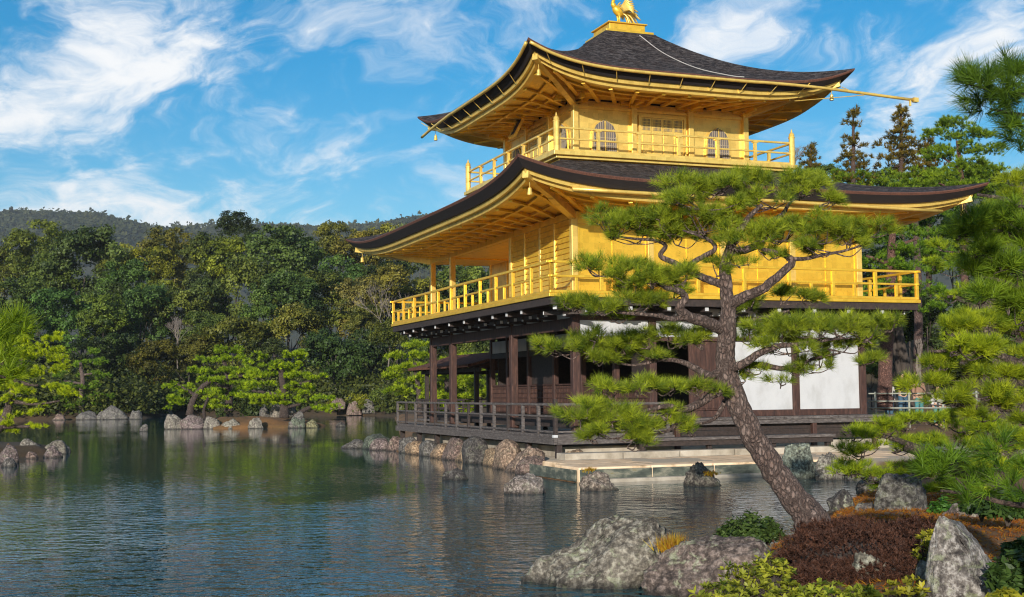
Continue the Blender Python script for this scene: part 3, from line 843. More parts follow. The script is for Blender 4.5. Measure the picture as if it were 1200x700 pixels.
for i in range(9):
    for sd_ in (0, 3):
        s = -.9+i*.2
        hg = MB(); hg.tube([ptT(sd_, s, 0, -.05, -.10), ptT(sd_, s, 0, .25, -.36)], .012, 5); hg.build('gutter_hanger', M['gold_pale'], roof_top)
gutter(roof_low, [(CXL-5.2, CYL-8.15, 6.62), (CXL, CYL-8.13, 6.58), (CXL+5.4, CYL-8.13, 6.53)])
# cable lying on the east slope of the top roof
cb = [ptT(0, .22, .96, 0, .03), ptT(0, .22, .7, 0, .03), ptT(0, .25, .4, 0, .03), ptT(0, .28, .12, 0, .03), ptT(0, .30, .02, 0, .03)]
mb = MB(); mb.tube(catmull(cb, 5), .014, 6); mb.build('cable', M['cable'], roof_top)

# --- upper storey
S3 = 2.75; BX = 3.806
def sq(mb, s, z0, z1): mb.box(CXL-s, CXL+s, CYL-s, CYL+s, z0, z1)
B('balcony_base', lambda mb: sq(mb, 3.62, 7.75, 8.22), M['gold_pale'], bevel=.02)
def bf(mb): sq(mb, 3.84, 8.30, 8.41); sq(mb, 3.74, 8.223, 8.297)
B('balcony_floor', bf, M['gold_pale'], bevel=.01)
def motif(mb):
    for k in range(4):
        c = -2.7+k*1.8
        for a in (-.22, -.11, 0, .11, .22):
            mb.box(CXL+c+a-.042, CXL+c+a+.042, CYL-3.642, CYL-3.621, 8.14, 8.18); mb.box(CXL-3.642, CXL-3.621, CYL+c+a-.042, CYL+c+a+.042, 8.14, 8.18)
        for i in range(8):
            a0, a1 = -.2+i*.05, -.15+i*.05; f_ = lambda a: 8.07+.9*a*a
            mb.bar((CXL+c+a0, CYL-3.632, f_(a0)), (CXL+c+a1, CYL-3.632, f_(a1)), .02, .022)
            mb.bar((CXL-3.632, CYL+c+a0, f_(a0)), (CXL-3.632, CYL+c+a1, f_(a1)), .02, .022)
B('carved_motif', motif, M['gold'])
R3 = empty('balcony_railing', (0,0,0)); R3.parent = PAV
q3 = BX-.08
def f3(mb):
    for z, w, h in ((9.06,.06,.055), (8.76,.05,.05), (8.45,.07,.07)):
        ring_rails(mb, CXL-q3, CXL+q3, CYL-q3, CYL+q3, z, w, h, -.05)
B('rail', f3, M['gold_pale'], R3, bevel=.01)
for sx in (-1, 1):
    for sy in (-1, 1):
        mb = MB(); mb.lathe((CXL+sx*q3, CYL+sy*q3, 8.41), [(.085,0),(.085,.80),(.10,.805),(.10,.83),(.075,.84),(.085,.88),(.07,.93),(.03,.97),(.012,1.06)], 12)
        mb.build('corner_post', M['gold_pale'], R3, smooth=False)
for k in range(1, 6):
    c = -q3+2*q3*k/6
    for a, b in ((c, -q3), (c, q3), (-q3, c), (q3, c)):
        mb = MB(); x, y = CXL+a, CYL+b
        mb.box(x-.04, x+.04, y-.04, y+.04, 8.487, 9.03); mb.box(x-.085, x+.085, y-.05, y+.05, 9.0, 9.031)
        mb.build('rail_post', M['gold_pale'], R3)
def wall3(mb): sq(mb, S3-.05, 8.411, 10.12)
B('wall', wall3, M['gold_pale'])
for a in (-S3, -S3/3, S3/3, S3):
    for b in (-S3, S3):
        post(CXL+a, CYL+b, 8.411, 10.15, M['gold_pale'], .17)
        if abs(a) < S3: post(CXL+b, CYL+a, 8.411, 10.15, M['gold_pale'], .17)
def beam3(mb):
    mb.box(CXL-S3+.09, CXL+S3-.09, CYL-S3-.02, CYL-S3+.06, 9.88, 9.95); mb.box(CXL-S3-.02, CXL-S3+.06, CYL-S3+.09, CYL+S3-.09, 9.88, 9.95)
    mb.box(CXL-S3+.09, CXL+S3-.09, CYL-S3-.02, CYL-S3+.06, 8.47, 8.56); mb.box(CXL-S3-.02, CXL-S3+.06, CYL-S3+.09, CYL+S3-.09, 8.47, 8.56)
B('wall_trim', beam3, M['gold_pale'])
def capital(x, y, dx, dy):
    mb = MB()
    mb.box(x-.13, x+.13, y-.13, y+.13, 9.98, 10.06)
    mb.bar((x-dx*.1, y-dy*.1, 10.09), (x+dx*.62, y+dy*.62, 10.09), .1, .11); mb.bar((x-dy*.4, y-dx*.4, 10.09), (x+dy*.4, y+dx*.4, 10.09), .1, .11)
    for a in (-.36, 0, .36): mb.box(x+dy*a-.07, x+dy*a+.07, y+dx*a-.07, y+dx*a+.07, 10.13, 10.19)
    mb.box(x+dx*.5-.07, x+dx*.5+.07, y+dy*.5-.07, y+dy*.5+.07, 10.13, 10.19)
    mb.build('bracket', M['gold'], PAV)
for a in (-S3, -S3/3, S3/3, S3):
    capital(CXL+a, CYL-S3, 0, -1); capital(CXL-S3, CYL+a, -1, 0)
def bell(c, face):                                           # bell-shaped window, outline in the wall plane
    def outline(w, h, g=0):
        pr = [(-.92,0),(-.90,.3),(-.86,.55),(-.80,.72),(-.66,.85),(-.42,.93),(-.16,.975),(0,1.03)]
        pts = [(a*w/2, b*h) for a, b in pr]; pts += [(-a, b) for a, b in reversed(pts[:-1])]
        return pts
    root = empty('bell_window', (0,0,0)); root.parent = PAV
    z0 = 8.62; base = CYL-S3 if face == 'e' else CXL-S3
    ax = 'xz' if face == 'e' else 'yz'
    fr = MB(); o1 = [(c+a*1.14, z0-.04+b*1.06) for a, b in outline(.80, .94)]
    fr.prism(o1, base+.03, base-.02, ax); fr.build('frame', M['gold_pale'], root)
    pn = MB(); o2 = [(c+a, z0+b) for a, b in outline(.80, .94)]
    pn.prism(o2, base+.02, base-.026, ax); pn.build('pane', M['window'], root)
    lt = MB()
    def b_(x0, x1, z0_, z1_, d):
        if face == 'e': lt.box(x0, x1, base-.026-d, base-.0262, z0_, z1_)
        else: lt.box(base-.026-d, base-.0262, x0, x1, z0_, z1_)
    for k in range(-5, 6):
        x = k*.066; hh = .94*(1-.9*(abs(x)/.40)**3.2)
        if hh > .2: b_(c+x-.012, c+x+.012, z0+.01, z0+hh, .012)
    for z in (.22, .44, .66): b_(c-.35, c+.35, z0+z-.012, z0+z+.012, .016)
    lt.build('lattice', M['lattice'], root)
    cr = MB()
    def b2(x0, x1, a, b):
        if face == 'e': cr.box(x0, x1, base-.055, base-.044, a, b)
        else: cr.box(base-.055, base-.044, x0, x1, a, b)
    b2(c-.022, c+.022, z0, z0+.93); cr.build('mullion', M['gold_pale'], root)
for k in (-1, 1):
    bell(CXL+k*S3*2/3, 'e'); bell(CYL+k*S3*2/3, 's')
def doors3(face):
    root = empty('panelled_door', (0,0,0)); root.parent = PAV
    cc, base = (CXL, CYL-S3) if face == 'e' else (CYL, CXL-S3)
    def bx(mb, a, b, d0, d1, z0, z1):
        if face == 'e': mb.box(cc+a, cc+b, base-d1, base-d0, z0, z1)
        else: mb.box(base-d1, base-d0, cc+a, cc+b, z0, z1)
    fr = MB()
    for a in (-.76, .70): bx(fr, a, a+.06, -.03, .045, 8.56, 9.80)
    bx(fr, -.69, .69, -.03, .045, 9.74, 9.80)
    fr.build('frame', M['gold_pale'], root)
    for k in range(4):
        a = -.685+k*.345
        lf = MB(); bx(lf, a, a+.335, -.03, .015, 8.565, 9.735)
        bx(lf, a+.03, a+.305, .0152, .03, 8.62, 8.98); bx(lf, a+.03, a+.305, .0152, .03, 9.02, 9.32)
        o = lf.build('door_leaf', M['gold_pale'], root)
        pn = MB(); bx(pn, a+.035, a+.30, .0152, .022, 9.37, 9.70); pn.build('pane', M['window'], o)
        lt = MB()
        for j in range(7): bx(lt, a+.04+j*.041, a+.04+j*.041+.014, .0225, .032, 9.37, 9.70)
        for z in (9.45, 9.53, 9.61): bx(lt, a+.035, a+.30, .0325, .036, z, z+.012)
        lt.build('lattice', M['gold_pale'], o)
doors3('e'); doors3('s')
pq = empty('name_plaque', (CXL-S3-.55, CYL+.25, 9.92)); pq.parent = PAV; pq.rotation_euler = (0, R(28), 0)
mb = MB(); mb.box(-.03, .02, -.22, .22, -.36, .36); mb.build('board', M['black'], pq)
mb = MB()
for a, b, c_, d in ((-.27,-.221,-.41,.41),(.221,.27,-.41,.41),(-.22,.22,.361,.41),(-.22,.22,-.41,-.361)): mb.box(-.06, .025, a, b, c_, d)
mb.build('frame', M['gold_pale'], pq)

# roof crown
def crown(mb): sq(mb, .86, 12.55, 12.80)
B('finial_curb', crown, M['black'], bevel=.02)
def crown2(mb): sq(mb, .80, 12.80, 12.88); sq(mb, .60, 12.885, 13.13); sq(mb, .66, 13.13, 13.17)
B('finial_box', crown2, M['gold'], bevel=.01)
# ---------------------------------------------------------------- phoenix on the roof
PH = empty('phoenix_statue', tuple(L2W(CXL, CYL, 13.17)), ANG, 'gilded bird statue with spread tail on top of the pavilion roof', 'statue')
# built facing south (local -x), tail to +x
def ellip(mb, c, r, n=12, m=8, rot=0):
    c = Vector(c); vs = []
    for j in range(1, m):
        th = math.pi*j/m
        for k in range(n):
            a = 2*math.pi*k/n; p = Vector((r[0]*math.cos(th), r[1]*math.sin(th)*math.cos(a), r[2]*math.sin(th)*math.sin(a)))
            p = Matrix.Rotation(rot, 3, 'Y') @ p; vs.append(c+p)
    a0 = Matrix.Rotation(rot, 3, 'Y') @ Vector((r[0],0,0))
    vs += [c+a0, c-a0]
    fs = [(j*n+k, j*n+(k+1)%n, (j+1)*n+(k+1)%n, (j+1)*n+k) for j in range(m-2) for k in range(n)]
    fs += [(len(vs)-2, (k+1)%n, k) for k in range(n)] + [(len(vs)-1, (m-2)*n+k, (m-2)*n+(k+1)%n) for k in range(n)]
    mb.add(vs, fs)
mb = MB(); ellip(mb, (-.03,0,.54), (.21,.13,.145), rot=R(40))
mb.tube(catmull([(-.14,0,.64),(-.20,0,.77),(-.17,0,.88),(-.22,0,.97)], 4), [.08]*4+[.055]*4+[.042]*4+[.04], 10)
ellip(mb, (-.25,0,.98), (.075,.05,.055)); mb.tube([(-.31,0,.98),(-.40,0,.955)], [.025,.006], 6)
for k in range(3): mb.tube([(-.24,0,1.02),(-.20+.03*k,0,1.09),(-.16+.05*k,0,1.12)], [.014,.012,.004], 5)
mb.build('body', M['gold'], PH, smooth=True)
for s in (-1, 1):
    mb = MB(); mb.tube([(-.02,s*.06,.44),(.0,s*.062,.28),(-.02,s*.062,.02)], [.055,.028,.022], 8)
    for a in (-.5, 0, .5): mb.tube([(-.02,s*.075,.02),(-.02-.10*math.cos(a), s*.075+.10*math.sin(a), .012)], [.02,.008], 5)
    mb.build('leg', M['gold'], PH, smooth=True)
    wg = MB()
    for k in range(9):
        a = R(60-k*10); L = .42-.02*k
        p0 = Vector((.02+.01*k, s*(.12+.006*k), .60-.012*k)); p1 = p0+Vector((L*.5*math.cos(a), s*.16, L*.5*math.sin(a)+.05)); p2 = p0+Vector((L*math.cos(a), s*.20, L*math.sin(a)-.03))
        wg.tube(catmull([p0,p1,p2],4), [.03]*4+[.026]*4+[.008], 6)
    wg.build('wing', M['gold_pale'], PH, smooth=True)
mb = MB()
for k in range(10):
    a = R(14-k*8.5); L = .62-.03*abs(k-3); y = (k % 3-1)*.05
    p0 = Vector((.14, y*.5, .46)); p1 = p0+Vector((L*.5*math.cos(a), y, L*.5*math.sin(a)+.09)); p2 = p0+Vector((L*.95*math.cos(a), y*1.6, L*math.sin(a)-.06))
    mb.tube(catmull([p0,p1,p2],4), [.022]*4+[.026]*4+[.010], 6)
mb.build('tail', M['gold_pale'], PH, smooth=True)

# ---------------------------------------------------------------- fishing porch at the west end
SO = empty('fishing_porch', tuple(L2W(0, 12.2)), ANG, 'small open timber porch with shingled roof at the far end of the pavilion', 'porch')
def sof(name, fn, mat, bevel=0.006):
    mb = MB(); fn(mb); return mb.build(name, mat, SO, False, bevel)
for x in (1.75, 4.3):
    for y in (.4, 3.2, 6.3):
        sof('post', lambda mb: mb.box(x-.07, x+.07, y-.07, y+.07, -.5, 2.85), M['wood_dark'])
sof('deck_floor', lambda mb: mb.box(1.4, 4.7, .85, 6.9, .83, .90), M['wood_grey'])
def sorail(mb):
    for z in (1.62, 1.30, 1.02): mb.box(1.42, 1.48, .9, 6.85, z-.025, z+.025); mb.box(1.481, 4.6, 6.78, 6.84, z-.025, z+.025)
    for i in range(7): mb.box(1.425, 1.475, .95+i*.95, 1.01+i*.95, .902, 1.594)
sof('railing', sorail, M['wood_dark'])
def soroof(mb):
    for sg in (-1, 1):
        cx = 3.02
        pts = []
        for k in range(7):
            t = k/6; pts.append((cx+sg*1.75*(1-t), 2.86+.50*(.75*t+.25*t*t)))
        for (xa, za), (xb, zb) in zip(pts[:-1], pts[1:]):
            mb.add([(xa,-.1,za),(xa,7.3,za),(xb,7.3,zb),(xb,-.1,zb),(xa,-.1,za-.09),(xa,7.3,za-.09),(xb,7.3,zb-.09),(xb,-.1,zb-.09)],
                   [(0,1,2,3),(7,6,5,4),(0,4,5,1),(1,5,6,2),(0,3,7,4)])
M['roof_brown'] = noise_mat('brown_shingles', [(0.3, (.05,.024,.017)), (0.55, (.14,.066,.045)), (0.75, (.24,.14,.10))], (2,9,2), 4, 7, 0.95, bstr=.5, spec=.05)
sof('roof', soroof, M['roof_brown'], 0)
def sobeam(mb):
    mb.box(1.7, 1.8, .0, 6.9, 2.62, 2.76); mb.box(4.25, 4.35, .0, 6.9, 2.62, 2.76); mb.box(1.81, 4.24, 6.2, 6.4, 2.60, 2.74)
    for i in range(12): mb.bar((1.4, .2+i*.62, 2.74), (3.0, .2+i*.62, 3.18), .05, .06)
sof('beam', sobeam, M['wood_dark'])

# ---------------------------------------------------------------- stone landing in front of the east face
DK = empty('stone_landing', tuple(L2W(0, 0)), ANG, 'long pale stone landing slab with mossy front edge at the water', 'landing')
mb = MB()
random.seed(3)
xb = [-2.04, -.35, 1.15, 2.95, 4.3, 5.9, 7.2]
for a, b in zip(xb[:-1], xb[1:]):
    y0 = -4.77+random.uniform(-.03, .03)
    mb.box(a+.006, b-.006, y0, -3.45, -.02, .315+random.uniform(-.006,.006))
    mb.box(a+.006+.3, b-.006+.3, -3.44, -2.0, -.02, .318+random.uniform(-.006,.006))
mb.build('paving_slab', M['slab'], DK, bevel=.03)
mb = MB()
for a, b in zip(xb[:-1], xb[1:]): mb.box(a+.01, b-.01, -4.815, -4.80, .03, .27)
mb.box(-2.09, -2.05, -4.7, -2.1, .02, .26)
mb.build('mossy_edge', M['slab_side'], DK, bevel=.01)
mb = MB()
for a, b in ((-1.75,.35),(.37,2.4),(2.42,4.4),(4.42,6.3)): mb.box(a, b, -5.02, -4.83, -.5, .075)
mb.build('footing_stone', M['limestone'], DK, bevel=.03)
KB = empty('stone_kerb', tuple(L2W(0, 0)), ANG, 'low pale stone kerb between landing slab and timber veranda', 'kerb')
mb = MB()
for i in range(5): mb.box(-1.15+i*1.5, .33+i*1.5, -1.98, -1.45, .0, .46)
mb.build('kerb_stone', M['limestone'], KB, bevel=.02)

# ---------------------------------------------------------------- rocks
def rock(loc, size, rz, seed, tint, label, group=None, rough=1.0, sub=4, lean=0, cat='rock', name='rock', flat=.35, boxy=0, lichen=.3):
    bm = bmesh.new(); bmesh.ops.create_icosphere(bm, subdivisions=sub, radius=1)
    off = Vector((seed*7.31, seed*3.77, seed*1.93))
    r_ = random.Random(seed)
    cuts = []
    for _ in range(9):
        d = Vector((r_.uniform(-1,1), r_.uniform(-1,1), r_.uniform(-.3,1))).normalized(); cuts.append((d, r_.uniform(.62,.92)))
    for v in bm.verts:
        p = v.co.copy()
        if boxy: p = Vector([math.copysign(abs(c_)**boxy, c_) for c_ in p])*.82
        for d, k in cuts:
            t = p.dot(d)
            if t > k: p -= d*(t-k)*.85
        n1 = mnoise.noise(p*1.3+off); n2 = mnoise.fractal(p*3.1+off, 1.0, 2.1, 4); n3 = mnoise.fractal(p*9+off, .9, 2.2, 3)
        p *= 1 + (.22*n1 + .10*n2 + .055*n3)*rough
        p.z = max(p.z, -flat)
        p.x += lean*p.z
        v.co = Vector((p.x*size[0], p.y*size[1], p.z*size[2]))
    xs_ = [v.co.x for v in bm.verts]; ys_ = [v.co.y for v in bm.verts]; zt = max(v.co.z for v in bm.verts)
    xm, ym = (max(xs_)+min(xs_))/2, (max(ys_)+min(ys_))/2; fx = 2*size[0]/(max(xs_)-min(xs_)); fy = 2*size[1]/(max(ys_)-min(ys_)); fz = size[2]/zt
    for v in bm.verts: v.co = Vector(((v.co.x-xm)*fx, (v.co.y-ym)*fy, v.co.z*(fz if v.co.z > 0 else 1)))
    me = bpy.data.meshes.new(name); bm.to_mesh(me); bm.free()
    me.polygons.foreach_set('use_smooth', [True]*len(me.polygons))
    me.materials.append(M['rock'])
    o = link(bpy.data.objects.new(name, me)); o.location = loc; o.rotation_euler = (0, 0, rz)
    o.color = (*tint, lichen)
    return tag(o, label, cat, group)
GREY, PALE, PINK, TAN, DARK, GREEN = (.75,.74,.74), (1.25,1.2,1.1), (1.1,.82,.74), (1.75,1.28,.85), (.42,.40,.40), (.62,.78,.62)
PURP = (1.0,.82,.85)
_rs = [11]
def prock(px0, px1, top, base, Y, tint, label, depth=.8, rough=1.0, sub=4, lean=0, z=None, group=None, seed=None, boxy=0, lichen=None):
    """a rock that stands between two photo columns, its top and waterline at two photo rows, Y metres off"""
    _rs[0] += 1
    k = ppm(Y); w = (px1-px0)/k; h = (base-top)/k
    p = at((px0+px1)/2, base, Y)
    if z is not None: p.z = z
    s = (w*.5*1.03, w*.5*depth, h+.02)
    return rock((p.x, Y+w*.5*depth*.6, p.z-.02), s, 0, seed or _rs[0], tint, label, group, rough, sub, lean, boxy=boxy, lichen=lichen if lichen is not None else (1.0 if Y < 20 else .35))
# foreground
prock(612, 812, 606, 684, 12.6, (1.3,1.26,1.12), 'big pale lichened boulder lying in the water at the foreground shore', .62, 1.05, 6, .40, 0, seed=14, boxy=.78)
prock(752, 930, 628, 694, 12.0, (1.08,.90,.84), 'low purplish brown boulder between the big lichened boulder and the russet mound', .7, 1.0, 6, .1, 0, seed=31, boxy=.75)
prock(1086, 1184, 606, 735, 8.9, (1.8,1.77,1.76), 'upright light grey boulder beside the russet mound in the near corner', .8, .55, 6, -.03, .25, seed=38, boxy=.33)
prock(1028, 1090, 555, 612, 15.6, (.62,.62,.60), 'dark grey standing stone behind the russet mound at the waterline', .7, .9, 5, 0, seed=45, boxy=.6, lichen=.45)
prock(998, 1034, 590, 612, 16.2, (.8,.75,.74), 'low dark stone against the foot of the dark grey standing stone', .8, 1, 4, 0)
prock(996, 1048, 640, 690, 10.0, (1.25,1.25,1.05), 'pale lichened stone showing through the middle of the russet mound', .7, 1, 5, 0, .3, seed=47)
prock(1070, 1105, 645, 682, 9.8, (1.15,1.15,1.0), 'small lichened stone between the russet mound and upright grey boulder', .7, 1, 4, 0, .35)
prock(1108, 1165, 590, 606, 14.2, (1.0,.85,.82), 'flat brown stone set in the orange ground cover', .9, .8, 4, 0)
# in the water before the landing
prock(591, 639, 556, 579, 24.0, (1.35,1.22,1.18), 'rounded pale brown rock standing alone in the water before the landing', .75, 1, 5, 0, 0, seed=51)
prock(680, 727, 553, 575, 24.6, (1.25,1.08,.95), 'blocky brown rock in the water in front of the landing edge', .6, 1.1, 5, 0, 0, seed=53)
prock(518, 549, 549, 563, 27.9, DARK, 'small dark rock in the water left of the pale brown rock', .8, 1, 4, 0, 0)
prock(804, 850, 543, 571, 25.4, (.6,.55,.48), 'dark mossy rock with yellow plants at the landing edge', .8, 1.2, 5, 0, 0)
prock(919, 960, 520, 562, 27.2, (.95,1.15,1.0), 'rounded grey green rock at the shore right of the leaning trunk', .8, .9, 5, 0, 0, seed=61)
prock(957, 975, 530, 552, 27.9, PINK, 'small reddish rock wedged between two shore rocks', .8, 1, 4, 0, .05)
prock(958, 998, 534, 566, 26.8, PALE, 'angular pale grey rock beside the grey green shore rock', .8, 1.1, 5, 0, 0)
prock(990, 1018, 545, 566, 26.4, GREY, 'grey shore rock under the low spreading pine', .8, 1, 4, 0, 0)
prock(905, 925, 548, 565, 27.2, DARK, 'small dark rock at the foot of the grey green shore rock', .8, 1, 4, 0, 0)
# bank under the timber deck
def lrock(y, w, h, tint, label, x=-1.35, dx=.55, seed=None, rough=1.0, z=-.06):
    _rs[0] += 1
    p = L2W(x, y); bx = .55 if 'block' in label else (.75 if _rs[0] % 2 else 0)
    return rock((p.x, p.y, z), (dx*.62, w*.56, h*.92), ANG, seed or _rs[0], tint, label, None, rough*(.55 if bx else 1), 4, boxy=bx, lichen=.22)
lrock(13.6, 1.3, .62, GREEN, 'greenish rock at the far corner of the deck', -1.5, .9)
lrock(14.5, .9, .42, GREY, 'low grey rock out in the water beyond the far deck corner', -2.1, .8)
lrock(12.7, .8, .50, PURP, 'purplish rock under the far corner post of the deck', -1.7, .6)
lrock(11.7, 1.3, .60, PINK, 'broad pink rock in the bank under the far end of the deck')
lrock(10.3, .9, .62, GREY, 'grey rock beside the broad pink rock under the deck')
lrock(9.2, 1.3, .52, TAN, 'long tan block in the bank beside the grey rock')
lrock(7.9, 1.0, .60, GREY, 'grey rock between two tan blocks under the deck')
lrock(6.8, 1.2, .52, TAN, 'tan block in the middle of the bank under the deck')
lrock(5.6, 1.2, .74, PINK, 'tall reddish grey rock leaning on the bank under the deck')
lrock(4.4, .95, .54, TAN, 'small tan block left of the tall dark rock under the deck')
lrock(3.3, 1.0, .86, DARK, 'tall dark upright rock in the bank under the deck', -1.5)
lrock(2.1, 1.5, .56, (1.9,1.4,.9), 'wide orange tan block right of the tall dark rock')
lrock(.7, 1.1, .86, (1.5,1.12,.85), 'tall brown rock near the near deck corner post', -1.55)
lrock(-.5, 1.2, .74, (1.65,1.25,1.0), 'big pinkish brown rock between the deck corner and the landing', -1.6, .8)
lrock(-1.5, .8, .52, PINK, 'low pinkish rock touching the landing slab corner', -1.75, .7)
prock(655, 690, 533, 546, 30.6, TAN, 'flat tan rock beside the deck corner post on the bank', .8, .7, 4, 0, .25)

# island mound
def island():
    n, m = 40, 14; c = Vector((-15.9, 74.6, 0)); vs = []
    for j in range(m+1):
        t = j/m
        for k in range(n):
            a = 2*math.pi*k/n
            rr = t*(1+.10*math.sin(3*a+1)+.06*math.sin(7*a))
            z = .62*(1-t**2.4)+.06*math.sin(5*a+t*9)*t*(1-t)*3 - (.5 if j == m else 0)
            vs.append(c+Vector((4.6*rr*math.cos(a), 3.0*rr*math.sin(a), z)))
    mb = MB(); mb.add(vs, [(j*n+k, j*n+(k+1)%n, (j+1)*n+(k+1)%n, (j+1)*n+k) for j in range(m) for k in range(n)])
    mb.f = [f for f in mb.f]
    o = mb.build('island_ground', M['ground'], smooth=True); o['kind'] = 'structure'
island()
YI = 71.6
for a in [(191,214,486,504,PALE,'pale rock at the outer end of the pine island'),(208,238,488,505,PURP,'purple grey rock beside the pale end rock of the island'),
          (234,257,490,505,PALE,'white rock at the waterline under the small dark pine trunk'),(257,280,493,505,(1.6,1.58,1.4),'low white rock in the middle of the island front'),
          (290,309,492,505,PALE,'small white rock on the island front before the orange mound'),(337,359,480,500,GREY,'grey rock at the right end of the island'),
          (338,358,490,504,GREEN,'mossy rock at the waterline below the grey island rock'),(358,373,486,496,(1.1,1.1,.6),'yellowish mossy stump-like rock off the right end of the island')]:
    prock(*a[:4], YI, a[4], a[5], .8, 1, 4, 0, 0)
for a in [(303,316,476,486,GREY,'grey rock among the pines at the back of the island'),(316,330,473,487,PALE,'pale rock at the back of the island between two trunks'),(334,347,473,484,GREY,'small grey rock behind the right island trunk')]:
    prock(*a[:4], 75.5, a[4], a[5], .8, 1, 4, 0)
# far shore
YF = 103
for a in [(58,76,485,493,PINK,'low reddish rock on the far bank below the yellow pine'),(88,116,482,493,GREY,'pale flat rock on the far bank'),(113,126,484,494,GREY,'small white rock in front of the far bank rocks'),
          (112,149,476,493,GREY,'largest grey rock on the far bank'),(150,166,478,489,GREY,'pale rock right of the largest far bank rock')]:
    prock(*a[:4], YF, a[4], a[5], .8, 1, 4, 0, -.02)
prock(175, 202, 476, 489, 117, GREY, 'pale rock on the far bank behind the island end', .8, 1, 4, 0, .05)
prock(162, 177, 484, 490, 115, GREY, 'low grey rock on the far bank left of the island', .8, 1, 4, 0, .0)
prock(163, 173, 496, 505, 68, GREY, 'tiny pointed rock alone in the open water', .7, 1, 3, 0, 0)
prock(393, 405, 496, 502, 73, DARK, 'tiny dark rock in the water right of the island', .8, 1, 3, 0, 0)
for a in [(385,404,466,476,PINK,'reddish rock on the orange far bank'),(405,424,470,482,PINK,'brown rock at the edge of the orange far bank'),(424,440,468,480,GREY,'grey rock on the far bank near the deck')]:
    prock(*a[:4], 110, a[4], a[5], .8, 1, 4, 0)
# left shore
for a in [(17,50,514,534,42,PALE,'pale rounded rock at the tip of the left shore'),(48,80,517,534,42.5,(1.0,.95,.85),'flat brownish rock at the end of the left shore'),
          (47,71,527,542,40,PURP,'purple rock in the water before the left shore tip'),(-6,20,524,546,37,PURP,'dark purple rock cut by the frame at the left shore'),
          (0,18,538,550,35,GREY,'small grey rock nearest to us on the left shore'),(0,18,515,528,43,(1.5,.9,.5),'orange brown rock behind the left shore rocks')]:
    prock(*a[:4], a[4], a[5], a[6], .8, 1, 4, 0, -.02)

for a in [(20,40,519,529,43.5,GREY,'small grey rock behind the pale rock of the left shore'),(62,82,520,530,44,GREY,'low grey rock closing the left shore tip'),(-20,6,512,528,44,DARK,'dark rock at the left edge behind the shore rocks'),
          (28,44,530,539,39.5,PINK,'little pinkish rock in the water before the left shore')]:
    prock(*a[:4], a[4], a[5], a[6], .8, 1, 4, 0, -.02)

prock(972, 1004, 594, 612, 17.2, DARK, 'dark low rock on the near shore right of the trunk foot', .8, 1, 4, 0, .36)
prock(1006, 1034, 574, 592, 20.2, (.6,.56,.52), 'dark rock on the near shore before the low spreading pine', .8, 1, 4, 0, .30)
prock(1016, 1050, 560, 578, 23.0, (.7,.66,.62), 'brown grey rock at the inlet shore below the low spreading pine', .8, 1, 4, 0, .05)
# ---------------------------------------------------------------- foliage makers
def unit(v): return v/(np.linalg.norm(v, axis=1, keepdims=True)+1e-9)
def needles(P_, A_, per, L, W, lo=22, hi=68, stem=.55):
    n = len(P_)*per
    p = np.repeat(P_, per, 0); a = np.repeat(unit(A_), per, 0)
    r = unit(np.cross(a, rng.normal(size=(n, 3))))
    th = np.radians(rng.uniform(lo, hi, n))[:, None]
    t = rng.random(n)[:, None]
    d = a*np.cos(th*(1.15-.5*t)) + r*np.sin(th*(1.15-.5*t))
    b = p + a*(stem*L*t)
    sd = unit(np.cross(d, rng.normal(size=(n, 3))))*(W/2)
    ln = L*rng.uniform(.75, 1.12, n)[:, None]
    tip = b + d*ln + np.array([0, 0, -.06])*ln
    return np.stack([b-sd, b+sd, tip], 1).reshape(-1, 3)
def needle_obj(P_, A_, per, L, W, parent, mat=None, name='needle_pad', color=(1,1,1), base=.45, var=.35, **kw):
    v = needles(P_, A_, per, L, W, **kw)
    t = np.clip(base + var*rng.normal(size=len(P_)), 0, 1)
    t = np.clip(np.repeat(t, per) + .12*rng.normal(size=len(P_)*per), 0, 1)
    o = np_mesh(name, v, 3, np.repeat(t, 3), mat or M['needle'], parent)
    o.color = (*color, 1)
    return o
def pad_points(c, rx, ry, rd, n, clump=None):
    """shoots of a flattened cloud of foliage: lumps in an ellipse, shoots on the upper side of each lump"""
    m = max(3, int(clump or n/16))
    a = rng.uniform(0, 2*np.pi, m); r = np.sqrt(rng.random(m))*.86
    cc = np.stack([np.cos(a)*r*rx, np.sin(a)*r*rd, (rng.uniform(-.75, .75, m)*(1-r**2)**.5 + .15*(1-r))*ry], 1)
    k = rng.integers(0, m, n)
    lr = np.minimum(rx, ry*2.2)*.46
    u = unit(rng.normal(size=(n, 3)) + np.array([0, 0, .45]))
    u[:, 2] = np.where(u[:, 2] < -.35, -u[:, 2], u[:, 2])
    q = cc[k] + u*np.array([lr, lr, min(lr*.62, ry*.62)])*(rng.random((n, 1))**.4)
    out = q/np.array([rx, rd, 1]); out[:, 2] = 0
    ax = unit(u*.55 + out*.55 + np.array([0, 0, .62]) + rng.normal(size=(n, 3))*.22)
    return np.array(c) + q, ax, np.array(c) + cc
def limb(mb, pts, n=8, wob=0, step=5):
    P_ = catmull([p[0] for p in pts], step); r_ = [x[0] for x in catmull([(p[1],) for p in pts], step)]
    if wob:
        for i in range(1, len(P_)-1): P_[i] = P_[i] + rng.normal(size=3)*wob*r_[i]
    mb.tube(P_, r_, n)
